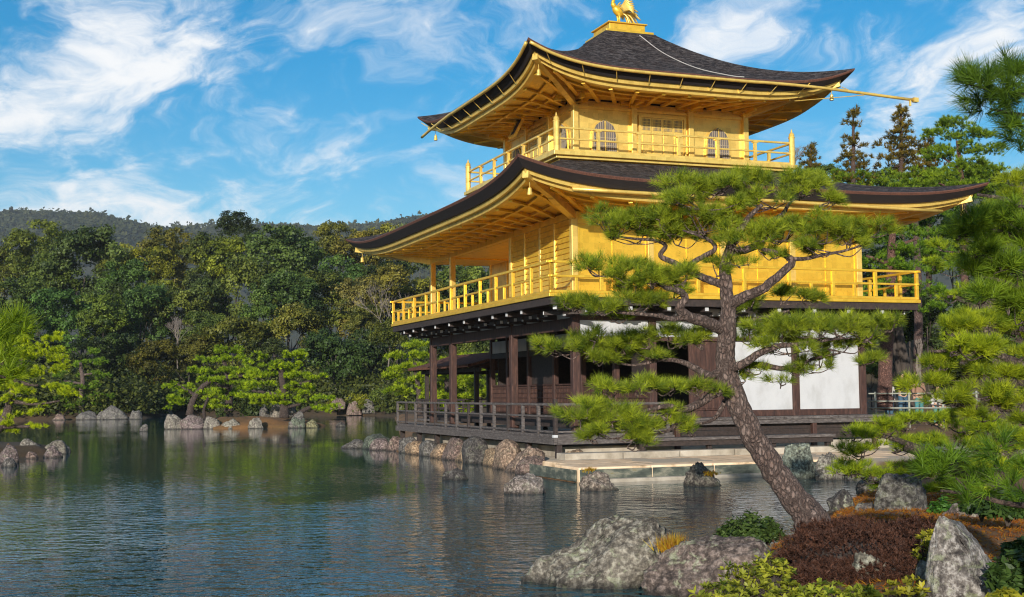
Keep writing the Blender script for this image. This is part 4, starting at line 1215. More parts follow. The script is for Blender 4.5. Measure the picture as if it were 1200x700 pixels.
def pine(name, label, Y, trunk, branches, pads, L, W, per, dens, color=(1,1,1), bark=(1,1,1), group=None, dep=.8, base_z=None, twigs=True, cat='pine tree', base=.45, seg=10, wob=.06, flat=1.0, thin=1.0):
    k = ppm(Y)
    def pt(a):                                               # (photo x, photo y, photo width, metres nearer or farther)
        d = a[3] if len(a) > 3 else 0
        return at(a[0], a[1], Y+d), a[2]/2/k*thin
    p0 = pt(trunk[0])[0]
    root = empty(name, p0, 0, label, cat, group)
    rel = lambda p: np.array(p - p0)
    mb = MB(); limb(mb, [(rel(pt(a)[0]), pt(a)[1]) for a in trunk], 14 if seg > 8 else 8, wob)
    t = mb.build('trunk', M['bark'], root, smooth=True); t.color = (*bark, 1)
    for b in branches:
        mb = MB(); limb(mb, [(rel(pt(a)[0]), pt(a)[1]) for a in b], seg, wob)
        o = mb.build('branch', M['bark'], root, smooth=True); o.color = (*bark, 1)
    for p in pads:
        px_, py_, rx, ry = p[:4]; d = p[4] if len(p) > 4 else 0; cm = p[5] if len(p) > 5 else 1
        c = rel(at(px_, py_, Y+d)); n = max(8, int(dens*rx*ry))
        q, ax, cc = pad_points(c, rx/k*1.09, ry/k*flat, rx/k*dep, n)
        o = needle_obj(q, ax, per, L, W, root, color=tuple(x*cm for x in color), base=base)
        if twigs:
            tb = MB(); s = c + np.array([0, 0, -ry/k*.5])
            for j in range(len(cc)):
                e_ = cc[j]; mid = (s+e_)/2 + np.array([0, 0, -ry/k*.25]) + rng.normal(size=3)*.02
                tb.tube(catmull([s, mid, e_], 3), [.006*9/9*12/k*8]*0 or [.9/k]*3+[.7/k]*3+[.4/k], 4, cap=False)
            ids = rng.integers(0, n, min(n, 3*len(cc)))
            for i in ids:
                j = np.argmin(((cc-q[i])**2).sum(1)); tb.tube([cc[j], q[i]], [.45/k, .25/k], 3, cap=False)
            w_ = tb.build('twig', M['bark'], o); w_.color = (*bark, 1)
    return root

# ---------------------------------------------------------------- the leaning pine in the foreground
pine('pine_tree', 'large leaning red pine with layered needle pads in front of the pavilion', 13.1,
     [(955,622,62,.0),(948,606,50,.0),(930,582,42,0),(908,552,38,0),(886,518,36,0),(868,482,34,0),(855,448,33,.05),(850,420,30,.05),(852,392,27,0),(853,362,23,0),(851,335,19,0),(850,312,17,-.05),(856,290,14,-.05),(868,268,11,-.1),(880,252,8,-.1),(893,240,5,-.1)],
     [ # lower left limb
      [(852,458,16),(836,462,13,-.1),(818,474,12,-.25),(800,480,10,-.35),(782,476,8,-.45),(762,480,5,-.5),(738,486,3,-.55)],
      [(818,474,8,-.25),(800,488,6,-.3),(786,503,5,-.35),(764,510,3,-.4),(735,513,2,-.45)],
      # second left limb
      [(848,436,15),(832,440,12,.15),(815,432,10,.3),(798,424,8,.4),(775,422,6,.45),(745,428,4,.5),(712,424,2.5,.5)],
      # thick twisting left limb
      [(846,386,20),(828,378,18,-.15),(808,372,16,-.25),(796,362,14,-.3),(803,350,12,-.3),(795,341,10,-.35),(782,338,8,-.4),(770,332,6,-.4),(748,330,4,-.4),(722,326,2.5,-.4)],
      [(806,372,9,-.25),(788,374,8,-.3),(770,370,6,-.35),(745,368,5,-.4),(715,366,3,-.4)],
      # upper left limb
      [(848,334,14),(826,326,12,.15),(808,318,10,.25),(790,308,9,.3),(774,300,8,.3),(780,288,7,.3),(768,282,5,.3),(744,280,4,.3),(712,276,2.5,.3)],
      [(808,310,8,.1),(822,302,8,0),(838,292,7,-.1),(832,282,6,-.1),(818,276,4,-.1),(800,270,3,-.1)],
      # right limb with the crook
      [(852,358,20),(872,348,17,-.1),(892,340,15,-.15),(914,322,13,-.2),(928,308,12,-.2),(922,300,10,-.2),(908,296,8,-.2),(894,292,6,-.2),(880,288,4,-.2)],
      [(922,304,7,-.2),(945,303,6,-.2),(968,298,5,-.2),(990,294,4,-.2),(1015,286,2.5,-.2)],
      # upper right limb
      [(856,296,14),(876,292,12,.1),(894,282,11,.2),(898,268,10,.2),(908,258,9,.2),(918,250,7,.2),(924,240,5,.2),(932,232,3,.2)],
      # lower right limbs
      [(856,432,14),(872,426,13,-.1),(890,414,11,-.15),(912,406,9,-.2),(935,404,7,-.2),(960,400,5,-.2),(990,396,3,-.2)],
      [(870,428,10,.1),(895,428,9,.1),(915,432,8,.1),(938,428,6,.1),(955,420,4,.1),(985,414,2.5,.1)],
      [(856,382,9,.3),(880,376,8,.35),(905,370,6,.4),(925,364,3,.4)],
      [(850,470,9,.1),(838,490,6,.0),(820,497,4,-.1),(800,500,3,-.1)]],
     [(800,226,36,16,.1),(838,222,34,14,-.1),(876,218,30,13,.1),(822,240,46,12,-.2),(908,216,34,14,.2),(938,224,32,13,.2),(956,214,18,8,.3),(905,238,40,12,.1),(960,238,22,8,.1),
      (715,268,34,17,.3),(752,262,34,17,.3),(786,266,32,17,.1),(820,264,34,17,-.1),(856,262,26,15,-.1),(745,282,40,8,.4),(795,284,26,9,.2),
      (880,282,32,16,-.2),(918,274,34,17,-.2),(955,276,34,17,-.2),(992,278,30,15,-.2),(1022,272,26,11,-.1),(975,292,42,8,-.3),(905,298,22,8,-.2),
      (702,318,28,12,-.4),(734,326,32,14,-.4),(766,328,30,14,-.4),(798,326,24,14,-.3),(745,342,36,9,-.3),(840,318,16,11,.0),(790,346,24,8,-.2),(866,308,16,8,-.1),
      (676,358,27,10,-.4,.9),(706,362,30,10,-.4,.9),(740,360,30,11,-.3,.9),(775,352,26,9,-.2,.9),(720,374,30,5,-.3,.85),
      (880,358,28,9,.4,.85),(915,352,34,9,.4,.8),(945,354,26,8,.4,.8),
      (658,410,28,12,.5),(692,408,34,15,.5),(728,406,30,14,.4),(762,402,28,13,.3),(796,398,30,13,.2),(824,404,20,11,.0),(700,422,40,8,.5),(770,418,34,8,.4),
      (880,396,28,13,.0),(914,390,32,15,-.1),(948,388,32,15,-.2),(984,386,32,16,-.2),(1016,390,28,17,-.1),(1040,384,16,10,-.1),(930,410,44,9,-.1),(985,408,40,9,.0),(1008,424,24,8,.1),(960,424,30,8,.1),
      (882,436,20,7,.1),(866,446,12,6,.1),(915,450,14,5,.15),(955,434,18,6,.1),(928,440,18,6,.1),
      (712,458,24,9,-.6,1.1),(748,456,26,9,-.5,1.1),(784,456,26,9,-.4,1.1),(816,458,22,8,-.3,1.05),(842,462,12,6,-.2),
      (684,484,28,12,-.6,1.1),(716,488,30,13,-.6,1.1),(746,492,28,12,-.5,1.1),(690,500,26,10,-.6,1.05),(722,508,34,11,-.5,1.05),(752,506,26,10,-.4),(736,522,26,7,-.5),(700,516,20,7,-.5),(790,498,24,7,-.3),(815,506,16,6,-.3),(775,484,20,7,-.4)],
     .100, .0037, 36, .25, (1.28,1.15,.9), (1.05,1.02,1.02), twigs=True, thin=.77)

# ---------------------------------------------------------------- pines of the island and the far bank
IP = 'pruned pines on the small island'
pine('pine_tree', 'leaning pine at the outer end of the pine island', 73.5, [(222,487,9),(226,470,7),(236,455,6),(250,444,4)], [[(230,464,4),(215,455,3),(205,448,2)]],
     [(222,438,20,6),(208,455,16,7),(212,468,18,6),(238,447,22,6),(205,478,10,5),(228,462,16,5)], .15, .026, 26, .80, (1.3,1.32,.58), (.6,.6,.6), IP, twigs=False, flat=.95)
pine('pine_tree', 'tallest pine of the island with a dark two forked trunk', 76.5, [(268,482,11),(268,460,8),(266,440,7),(262,420,4)], [[(267,455,5),(250,448,3)],[(267,445,5),(285,440,3)]],
     [(262,411,26,6),(248,424,22,6),(272,424,24,6),(255,436,26,6),(285,436,24,6),(262,448,30,6),(290,450,22,6),(245,458,20,5),(275,462,30,6),(296,468,16,5)], .15, .026, 26, .80, (1.2,1.25,.58), (.5,.5,.5), IP, twigs=False, flat=.95)
pine('pine_tree', 'small pine on a thin dark trunk at the island front', 72.3, [(240,493,4),(239,480,3.5),(244,466,3)], [],
     [(246,463,16,5),(254,470,18,5),(240,476,14,5),(258,477,14,4),(236,478,8,3)], .15, .028, 18, .8, (1.4,1.35,.58), (.4,.4,.4), IP, twigs=False, flat=.95)
pine('pine_tree', 'broad bright pine on the right half of the island', 73.5, [(333,490,12),(333,475,10),(331,450,8),(328,425,5)], [[(332,465,6),(310,460,4),(295,458,2)],[(332,455,6),(352,450,4),(365,446,2)],[(332,478,5),(352,474,3)]],
     [(328,418,32,6),(348,420,16,5),(315,430,26,6),(342,432,24,6),(300,441,28,6),(335,443,30,7),(358,444,24,6),(310,455,34,6),(345,456,32,6),(300,466,26,5),(330,467,36,6),(356,462,14,5),(312,474,22,5),(340,473,20,4)], .15, .026, 26, .80, (1.45,1.42,.52), (.5,.5,.5), IP, twigs=False, flat=.95)
pine('pine_tree', 'low sprawling pine hanging over the water at the right island end', 73.0, [(345,488,6),(358,480,5),(372,474,3)], [],
     [(362,470,16,5),(374,468,16,5),(382,476,14,6),(368,480,18,5),(388,482,8,4)], .15, .028, 18, .8, (1.3,1.35,.55), (.5,.5,.5), IP, twigs=False, flat=.95)
pine('pine_tree', 'slim dark green pine with stepped pads on the far bank', 106, [(96,484,7),(95,465,6),(97,445,5),(94,425,4)], [[(96,450,3),(75,446,2)],[(96,440,3),(118,436,2)]],
     [(98,413,18,5),(88,428,20,5),(112,426,16,5),(78,441,18,5),(112,443,18,5),(85,455,22,5),(118,455,14,5),(75,468,16,5),(108,468,22,6),(95,478,24,5)], .24, .045, 14, .8, (.75,.9,.7), (1,1,1), None, twigs=False)
pine('pine_tree', 'bright yellow green spreading pine on the left shore', 47, [(-30,520,14),(0,500,11),(12,470,9),(18,440,7),(30,415,4)], [[(12,470,6),(40,474,3),(70,470,2)],[(16,448,6),(45,452,3)],[(0,500,6),(35,500,3)]],
     [(28,402,26,8),(62,398,18,6),(48,416,34,9),(15,424,26,9),(70,424,14,6),(30,440,36,9),(62,438,20,7),(15,456,24,8),(52,460,34,8),(82,464,16,6),(10,471,20,6),(40,476,16,5),(5,490,18,6),(42,486,14,4),(25,500,22,5),(46,504,12,4),(5,506,14,5)], .13, .018, 22, .62, (1.65,1.48,.48), (.8,.8,.8), None, twigs=False, base=.65)

# ---------------------------------------------------------------- pines at the right
pine('pine_tree', 'near dark needled pine reaching in from the right edge', 6.2, [(1330,900,60,.0),(1320,640,48),(1290,470,40),(1260,380,32),(1240,300,24),(1235,240,14)],
     [[(1290,460,16),(1240,400,10),(1195,385,6)],[(1262,385,14),(1215,350,9),(1175,330,5),(1150,325,3)],[(1245,310,12),(1205,285,8),(1165,270,5),(1130,275,3)],[(1238,260,8),(1210,245,5),(1180,240,3)]],
     [(1124,274,22,12),(1150,264,26,14),(1176,258,24,14),(1198,262,20,18),(1140,298,20,10),(1196,292,18,16),(1164,318,26,14),(1148,328,18,10),(1192,326,24,18),(1182,352,26,16),(1150,352,20,10),(1200,368,18,18)], .095, .0032, 42, .10, (.85,.95,.72), (.8,.8,.8), None, dep=.9)
pine('pine_tree', 'yellow green pine with broad pads at the right edge behind the near one', 12.0, [(1290,640,46),(1270,560,40),(1240,500,34),(1225,440,28),(1215,380,22),(1205,300,16),(1200,220,10)],
     [[(1240,500,14),(1190,480,10),(1150,478,7),(1105,472,4)],[(1228,445,12),(1180,420,9),(1130,412,5),(1090,412,3)],[(1215,390,10),(1165,388,6),(1115,392,3)],[(1203,240,8),(1170,232,5),(1145,228,3)]],
     [(1192,228,22,12),(1200,212,22,12),(1195,240,22,10),(1180,250,24,10,.3,1.1),
      (1118,390,22,9),(1138,384,26,10),(1165,376,34,12),(1196,390,24,14),(1114,408,22,10,-.2,1.2),(1130,412,30,11,-.2,1.25),(1160,408,30,11,-.1,1.2),(1192,416,24,12),
      (1100,430,24,10),(1128,442,28,9,.2,.8),(1170,442,34,12),(1198,446,20,12),(1086,456,24,11),(1110,466,26,10,-.1),(1150,462,30,11,-.2),(1182,470,30,12),(1200,490,18,12),(1128,482,22,9,.1),(1158,488,26,10)],
     .10, .0045, 32, .25, (1.35,1.2,.62), (.8,.8,.8), None)
pine('pine_tree', 'low spreading pine over the shore rocks right of the landing', 18.0, [(1175,590,30),(1150,560,24),(1115,545,20),(1090,532,16),(1060,524,11)],
     [[(1115,545,12),(1075,548,8),(1035,550,5),(1005,556,3)],[(1090,532,9),(1050,515,6),(1015,508,3)],[(1140,552,10),(1160,530,7),(1190,518,4)]],
     [(1000,512,24,9),(1028,505,26,10),(1060,498,28,10),(1092,492,26,9),(1130,500,30,11),(1165,508,30,12),(1195,512,20,13),(1010,530,28,10),(1045,526,26,9,.2),(1085,518,30,10,.3),(1125,522,32,12),(1170,530,34,12),
      (1000,552,26,9),(1030,560,30,10),(1066,556,30,11),(1100,548,32,11),(1140,552,32,12),(1180,550,30,12),(1050,572,26,7),(1090,572,30,8),(1130,576,28,9)],
     .11, .006, 28, .36, (1.3,1.22,.60), (.7,.7,.7), None)
pine('pine_tree', 'full bright pine rising behind the right hand pines beside the lower roof tip', 24.0, [(1180,560,40),(1165,470,32),(1160,400,26),(1155,330,18),(1160,270,10)],
     [[(1162,440,12),(1140,430,7),(1125,425,4)],[(1158,370,10),(1125,350,6),(1110,348,3)],[(1157,320,9),(1190,300,5)],[(1157,310,7),(1125,295,4)]],
     [(1165,258,30,11),(1192,268,26,11),(1140,275,28,11),(1118,290,28,10),(1160,292,32,12),(1192,305,26,12),(1095,312,24,9),(1130,315,32,12),(1165,325,32,12),(1195,340,24,12),
      (1122,345,28,12),(1150,352,34,12),(1185,365,30,12),(1125,372,26,11),(1150,380,30,12),(1128,402,24,10),(1150,425,30,11)],
     .105, .008, 26, .26, (1.25,1.2,.60), (.7,.7,.7), None)
def sprig_tree(name, label, Y, trunk, branches, shoots, L, W, per, color, seedax=(0,0,.5)):
    k = ppm(Y); root = empty(name, at(trunk[0][0], trunk[0][1], Y), 0, label, 'pine tree')
    p0 = Vector(root.location)
    for nm, lst in [('trunk', [trunk])] + [('branch', [b]) for b in branches]:
        for b in lst:
            mb = MB(); limb(mb, [(np.array(at(a[0], a[1], Y+(a[3] if len(a) > 3 else 0)) - p0), a[2]/2/k) for a in b], 9, .05)
            o = mb.build(nm, M['bark'], root, smooth=True); o.color = (.6,.55,.5,1)
    P_ = np.array([np.array(at(s[0], s[1], Y+(s[4] if len(s) > 4 else 0)) - p0) for s in shoots])
    A_ = np.array([(s[2], rng.uniform(-.5, .2), s[3]) for s in shoots])
    for i in range(len(P_)):
        needle_obj(P_[i:i+1], A_[i:i+1], per, L, W, root, name='needle_tuft', color=color, lo=15, hi=75, stem=.5, base=.4, var=.2)
    return root
_r = random.Random(9)
sh = []
for (x, y, n, sp) in ((1165,100,12,24),(1185,120,12,22),(1150,125,8,18),(1140,100,6,14),(1195,90,10,16),(1190,150,8,18),(1200,170,6,14),(1128,92,3,8)):
    for _ in range(int(n*1.6)): sh.append((x+_r.gauss(0, sp*.6), y+_r.gauss(0, sp*.45), _r.uniform(-1,.6), _r.uniform(-.1,1), _r.uniform(-.25,.25)))
sprig_tree('pine_tree', 'overhanging dark pine branch in the upper right corner', 5.0, [(1500,1000,70),(1480,600,60),(1420,300,46),(1330,180,28),(1260,140,16),(1215,122,8)],
           [[(1250,138,8),(1200,112,5),(1160,105,4),(1130,98,2)],[(1240,134,7),(1200,135,5),(1160,128,3)],[(1230,135,6),(1200,155,3)]], sh, .092, .0026, 62, (.46,.60,.50))
sh = []
for (x, y, n, sp) in ((1100,560,7,10),(1085,545,4,10),(1120,548,4,10),(1150,575,6,14),(1178,560,6,16),(1190,590,5,14),(1165,535,5,14),(1195,540,5,12),(1130,585,4,10)):
    for _ in range(n): sh.append((x+_r.gauss(0, sp*.8), y+_r.gauss(0, sp*.6), _r.uniform(-.9,.7), _r.uniform(0,1), _r.uniform(-.2,.2)))
sprig_tree('pine_tree', 'young near pine with long radiating needles at the right edge', 4.6, [(1330,900,40),(1290,700,32),(1250,620,22),(1215,590,14)],
           [[(1225,595,9),(1180,590,6),(1140,580,5),(1102,575,3)],[(1215,590,8),(1185,565,5),(1165,545,3)],[(1140,580,3),(1120,560,2)]], sh, .085, .0026, 60, (.62,.80,.55))
sh = []
for (x, y, n, sp) in ((2,395,7,8),(14,382,6,8),(5,425,7,8),(-8,410,6,8),(10,440,4,8),(-5,450,4,6),(24,395,3,6),(-60,425,6,14),(-110,440,6,16),(-170,445,6,18),(-240,470,6,20),(-400,245,8,20),(-280,60,8,20),(-338,-250,8,20)):
    for _ in range(n): sh.append((x+_r.gauss(0, sp*.8), y+_r.gauss(0, sp*.7), _r.uniform(-.2,.9), _r.uniform(.3,1), _r.uniform(-.15,.15)))
sprig_tree('pine_tree', 'near pine twig with long fresh needles at the left edge', 3.6, [(-335,1250,46),(-332,900,42),(-326,600,36),(-335,300,28),(-330,0,18),(-338,-250,8)],
           [[(-328,520,20),(-250,492,16),(-150,465,11),(-60,450,8),(-20,440,6)],[(-333,300,12),(-400,250,7)],[(-331,120,10),(-280,60,6)],[(-40,445,5),(0,430,4),(6,400,2)],[(-20,440,4),(8,442,3)]], sh, .066, .0022, 50, (.95,1.0,.50))

# ---------------------------------------------------------------- broadleaf trees: crowns of leaf clumps
def crown_mesh(name, H, nl, lr, nsub, sr, per, leaf, mat, squash=.8, top=.35, seed=1, prof=None):
    """crown of lobes, each lobe a cluster of leafy clumps; radius 1, height H"""
    global rng
    keep = rng; rng = np.random.default_rng(seed)
    u0 = unit(rng.normal(size=(nl, 3)) + np.array([0, 0, top]))
    if prof is None:
        lc = u0*np.array([1-lr*.8, 1-lr*.8, H/2-lr*squash])*(.55+.45*rng.random((nl, 1))**.5) + np.array([0, 0, H/2])
    else:
        z = rng.uniform(.02, .97, nl); a = rng.uniform(0, 2*np.pi, nl); rr_ = np.array([prof(t) for t in z])*(.5+.5*rng.random(nl))
        lc = np.stack([np.cos(a)*rr_, np.sin(a)*rr_, z*H], 1)
    lrs = lr*rng.uniform(.7, 1.3, nl)
    k = np.repeat(np.arange(nl), nsub)
    u1 = unit(rng.normal(size=(nl*nsub, 3)) + np.array([0, 0, .35]) + .3*u0[k])
    sc = lc[k] + u1*(lrs[k][:, None])*np.array([1, 1, squash])*(.7+.3*rng.random((nl*nsub, 1)))
    srs = sr*rng.uniform(.6, 1.35, nl*nsub)
    q = np.repeat(np.arange(nl*nsub), per); n = len(q)
    u2 = unit(rng.normal(size=(n, 3)) + np.array([0, 0, .30]))
    p = sc[q] + u2*srs[q][:, None]*np.array([1, 1, .75])*(rng.random((n, 1))**.4)
    v = quads(p, leaf*rng.uniform(.55, 1.3, n), u2*.7 + u1[q]*.5 + .55*rng.normal(size=(n, 3)) + np.array([0,0,.2]), .62)
    tl = np.clip(.42 + .16*rng.normal(size=nl), 0, 1); ts = tl[k] + .12*rng.normal(size=nl*nsub)
    t = np.clip(ts[q] + .16*rng.normal(size=n), 0, 1)
    o = np_mesh(name, v, 4, np.repeat(t, 4), mat)
    me = o.data; bpy.data.objects.remove(o); rng = keep
    return me
def trunk_mesh(seed, forks=4, top=1.5, r=.05):
    rr = random.Random(seed); mb = MB()
    limb(mb, [((0,0,-.1), r*1.3), ((.03,.02,.4), r), ((rr.uniform(-.08,.08), .03, .9), r*.8), ((rr.uniform(-.1,.1), 0, top), r*.35)], 7)
    for i in range(forks):
        a = rr.uniform(0, 6.28); z = rr.uniform(.5, 1.2); L_ = rr.uniform(.35, .7)
        limb(mb, [((.02,.02,z), r*.5), ((L_*.5*math.cos(a), L_*.5*math.sin(a), z+.22), r*.35), ((L_*math.cos(a), L_*math.sin(a), z+.5), r*.12)], 5)
    o = mb.build('trunk', M['trunk_far'], None, True); me = o.data; bpy.data.objects.remove(o); return me
CR = {'round': [(crown_mesh('round_crown', 2.1, 17, .40, 10, .17, 62, .039, M['leaf'], seed=s), 2.1) for s in (11, 12, 13, 14)],
      'tall': [(crown_mesh('tall_crown', 3.1, 20, .40, 9, .18, 62, .040, M['leaf'], seed=s), 3.1) for s in (21, 22)],
      'spread': [(crown_mesh('spreading_crown', 1.5, 20, .34, 9, .16, 62, .037, M['leaf'], squash=.55, top=.6, seed=s), 1.5) for s in (31, 32)],
      'bush': [(crown_mesh('bush_crown', 1.3, 14, .42, 9, .19, 54, .044, M['leaf'], seed=s), 1.3) for s in (61, 62)]}
TK = [trunk_mesh(s) for s in (1, 2, 3)]
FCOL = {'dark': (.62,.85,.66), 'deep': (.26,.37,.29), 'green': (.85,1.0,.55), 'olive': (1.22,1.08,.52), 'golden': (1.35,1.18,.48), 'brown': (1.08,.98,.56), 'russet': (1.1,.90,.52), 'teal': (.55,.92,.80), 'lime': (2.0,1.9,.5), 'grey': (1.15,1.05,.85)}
_fi = [0]
def tree(px_, top, wid, Y, kind, colr, label, base=None, name='tree', cat='tree', group=None):
    _fi[0] += 1; i = _fi[0]
    k = ppm(Y); p = at(px_, top, Y); gz = ground_z(p.x, Y)
    r_ = wid/2/k*1.12
    cm, H = CR[kind][i % len(CR[kind])]
    h = max(.8, p.z-gz)
    root = empty(name, (p.x, Y, gz), i*2.4, label, cat, group)
    c = link(bpy.data.objects.new('crown', cm), root); c.scale = (r_, r_, r_)
    c.location = (0, 0, h - H*r_) if name != 'bush' else (0, 0, min(h - H*r_, .1))
    dk = .60 if (Y <= 124 and px_ < 470 and name == 'tree') else 1.0     # low front row of the bank darkened to set off the island pines
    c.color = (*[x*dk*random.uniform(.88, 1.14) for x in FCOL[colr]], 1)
    t = link(bpy.data.objects.new('trunk', TK[i % 3]), root); t.scale = (r_*.8, r_*.8, h/2*.86)
    return root
def cedar(label, Y, x, top, base, wid, n, color, gap=.0):
    r_ = random.Random(int(x)); pads = []; H_ = base-top
    for i in range(n):
        t = (i+.5)/n; hw = wid/2*(.10+.90*t**.8)*r_.uniform(.65, 1.1)
        if r_.random() < gap: continue
        for sg in (-1, 1):
            for u_ in (.25, .75):
                pads.append((x+sg*hw*u_*r_.uniform(.7,1.1), top+4+H_*t+u_*4+r_.uniform(-3,3), max(4, hw*.42), 4.5, r_.uniform(-.6,.6)*hw/ppm(Y)))
    pads.append((x, top+4, 4, 5))
    brs = [[(x, p[1]-3, 1.6), (p[0], p[1]+1, .7, p[4] if len(p) > 4 else 0)] for p in pads[::3]]
    return pine('cedar_tree', label, Y, [(x+1, base+180, 8), (x, base, 6), (x, (top+base)/2, 4.5), (x, top, 1.2)], brs, pads, .26, .050, 12, .42, color, (.7,.6,.55), None, twigs=False, cat='cedar tree', base=.4, seg=5)
FG = 'trees of the far bank'
F = [ # photo x, top, width, metres off, crown, colour, label
 (8,282,60,160,'round','brown','brownish broadleaf tree at the left end of the far wood'),
 (46,246,66,158,'tall','brown','tall brown green tree that breaks the ridge at the far left'),
 (98,262,92,150,'round','dark','big dark round tree left of the far wood, its top below the ridge'),
 (140,276,56,162,'tall','olive','olive brown narrow tree behind the big dark round tree'),
 (172,282,62,156,'round','golden','yellowish green tree between dark neighbours in the left wood'),
 (204,262,74,160,'round','brown','wide brown topped tree right of the yellowish tree'),
 (238,268,60,152,'tall','dark','narrow dark tree left of the golden one in the far wood'),
 (268,272,70,150,'round','golden','golden olive round tree high in the middle of the far wood'),
 (277,243,44,166,'tall','deep','darkest tree top standing above the middle of the wood'),
 (322,256,92,152,'round','dark','broad dark tree right of the golden tree in the wood'),
 (356,272,60,158,'tall','green','green tree between the broad dark tree and the brown tops'),
 (388,256,58,164,'round','brown','brown topped tree near the right end of the ridge gap'),
 (425,262,64,160,'round','olive','olive tree top left of the roof tip of the pavilion'),
 (458,252,60,168,'tall','brown','brown tree just behind the left tip of the lower roof'),
 (492,262,60,165,'round','dark','dark tree hidden partly by the left part of the lower roof'),
 (30,318,80,138,'round','dark','dark tree over the yellow pine at the left edge'),
 (78,330,78,134,'round','teal','bluish dark tree left of the slim stepped pine'),
 (128,318,70,140,'tall','deep','very dark tree behind the slim stepped pine'),
 (165,330,72,136,'round','dark','dark tree in the middle height of the left wood'),
 (186,318,54,146,'tall','olive','olive tree with a pointed top in mid wood'),
 (212,330,70,140,'round','green','green tree above the bare twigs of the left wood'),
 (248,322,64,142,'round','dark','dark tree above the olive layered tree'),
 (300,300,80,140,'round','green','green tree in the heart of the far wood'),
 (340,318,80,136,'spread','dark','dark spreading tree under the broad dark tree'),
 (382,310,72,140,'round','green','green tree right of the dark spreading tree'),
 (418,320,70,138,'round','grey','greyish tree above the glossy dark tree'),
 (452,310,70,142,'spread','brown','brownish spreading tree left of the pavilion porch'),
 (492,320,66,146,'round','olive','olive tree behind the far end of the gold balcony'),
 (540,300,80,150,'round','green','green tree seen between the gold porch posts'),
 (580,320,70,150,'round','dark','dark tree seen beside the inner gold wall of the porch'),
 (52,392,70,124,'round','deep','dark low tree behind the yellow pine'),
 (112,392,66,118,'round','deep','dark low tree right behind the slim stepped pine'),
 (146,384,60,120,'round','dark','dark low tree left of the russet bushes'),
 (182,398,66,120,'spread','russet','russet tinged bush tree on the far bank behind open water'),
 (222,392,60,122,'spread','brown','brownish green low tree behind the left island pines'),
 (272,372,84,122,'spread','olive','olive tree with layered crown above the island pines'),
 (352,356,80,126,'spread','olive','pale olive tree with visible thin stems above the island'),
 (316,392,56,120,'round','dark','dark low tree behind the bright island pine'),
 (392,386,84,116,'spread','teal','glossy dark bluish tree at the far bank right of the island'),
 (438,380,60,118,'round','dark','dark tree between the glossy tree and the pavilion'),
 (428,352,50,128,'round','brown','brownish tree above the glossy bluish tree'),
 (466,372,56,112,'spread','olive','olive tree behind the far deck end'),
 (505,360,60,110,'round','dark','dark tree behind the fishing porch'),
 (545,370,60,112,'round','green','green tree seen through the open ground floor porch'),
 (575,380,60,108,'round','dark','dark tree seen between the lower porch posts'),
]
F += [(150,300,66,148,'round','dark','dark tree filling the middle of the left wood below the yellowish tree'),(246,318,60,150,'round','deep','very dark tree in the hollow left of the heart of the wood'),(122,338,64,132,'round','green','green tree over the slim stepped pine'),
      (455,300,70,150,'round','deep','very dark tree behind the leafless twiggy tree by the gold balcony'),(400,288,66,152,'tall','dark','narrow dark tree below the brown topped tree at the ridge gap'),(60,292,70,150,'round','green','green tree right of the tall brown green tree at the far left'),
      (300,352,60,128,'round','dark','dark tree above the taller left island pine'),(240,358,56,130,'round','green','green tree above the outer island pine'),(10,352,60,128,'round','deep','very dark tree behind the near twig at the left edge')]
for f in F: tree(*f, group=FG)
for f in [(452,425,40,109,'bush','green','green bush at the water left of the deck'),(420,452,30,111,'bush','lime','light green low bush on the orange far bank'),(395,455,24,112,'bush','russet','small red leaved bush on the far bank'),
          (160,452,44,119,'bush','deep','dark bush at the waterline left of the island'),(205,455,40,120,'bush','dark','dark bush at the waterline behind the island end'),(300,452,80,119,'bush','deep','dark bush behind the island pines'),
          (355,455,60,117,'bush','deep','dark bush behind the right island end'),(60,462,60,109,'bush','deep','dark bush behind the left bank pine'),(20,470,40,106,'bush','brown','brown bush on the far bank at the left edge'),(130,462,40,110,'bush','deep','dark bush above the largest far bank rock')]:
    tree(*f, name='bush', cat='bush')
# bright pines behind the fishing porch
for a in [(486,398,66,'lime','bright yellow green pine beside the far end of the deck'),(520,420,70,'lime','yellow green pine seen through the fishing porch'),(556,415,72,'lime','yellow green pine behind the lower porch posts')]:
    x, y, Y = a[:3]
    pine('pine_tree', a[4], Y, [(x+6,486,8),(x+4,455,6),(x,425,4)], [], [(x,y+8,20,7),(x-14,y+20,18,7),(x+14,y+22,18,7),(x-4,y+34,24,7),(x-20,y+44,18,7),(x+16,y+46,20,7),(x-6,y+56,26,7),(x+10,y+66,22,6),(x-20,y+64,16,6)], .18, .034, 16, .75, (1.3,1.25,.6), (.6,.6,.6), None, twigs=False)
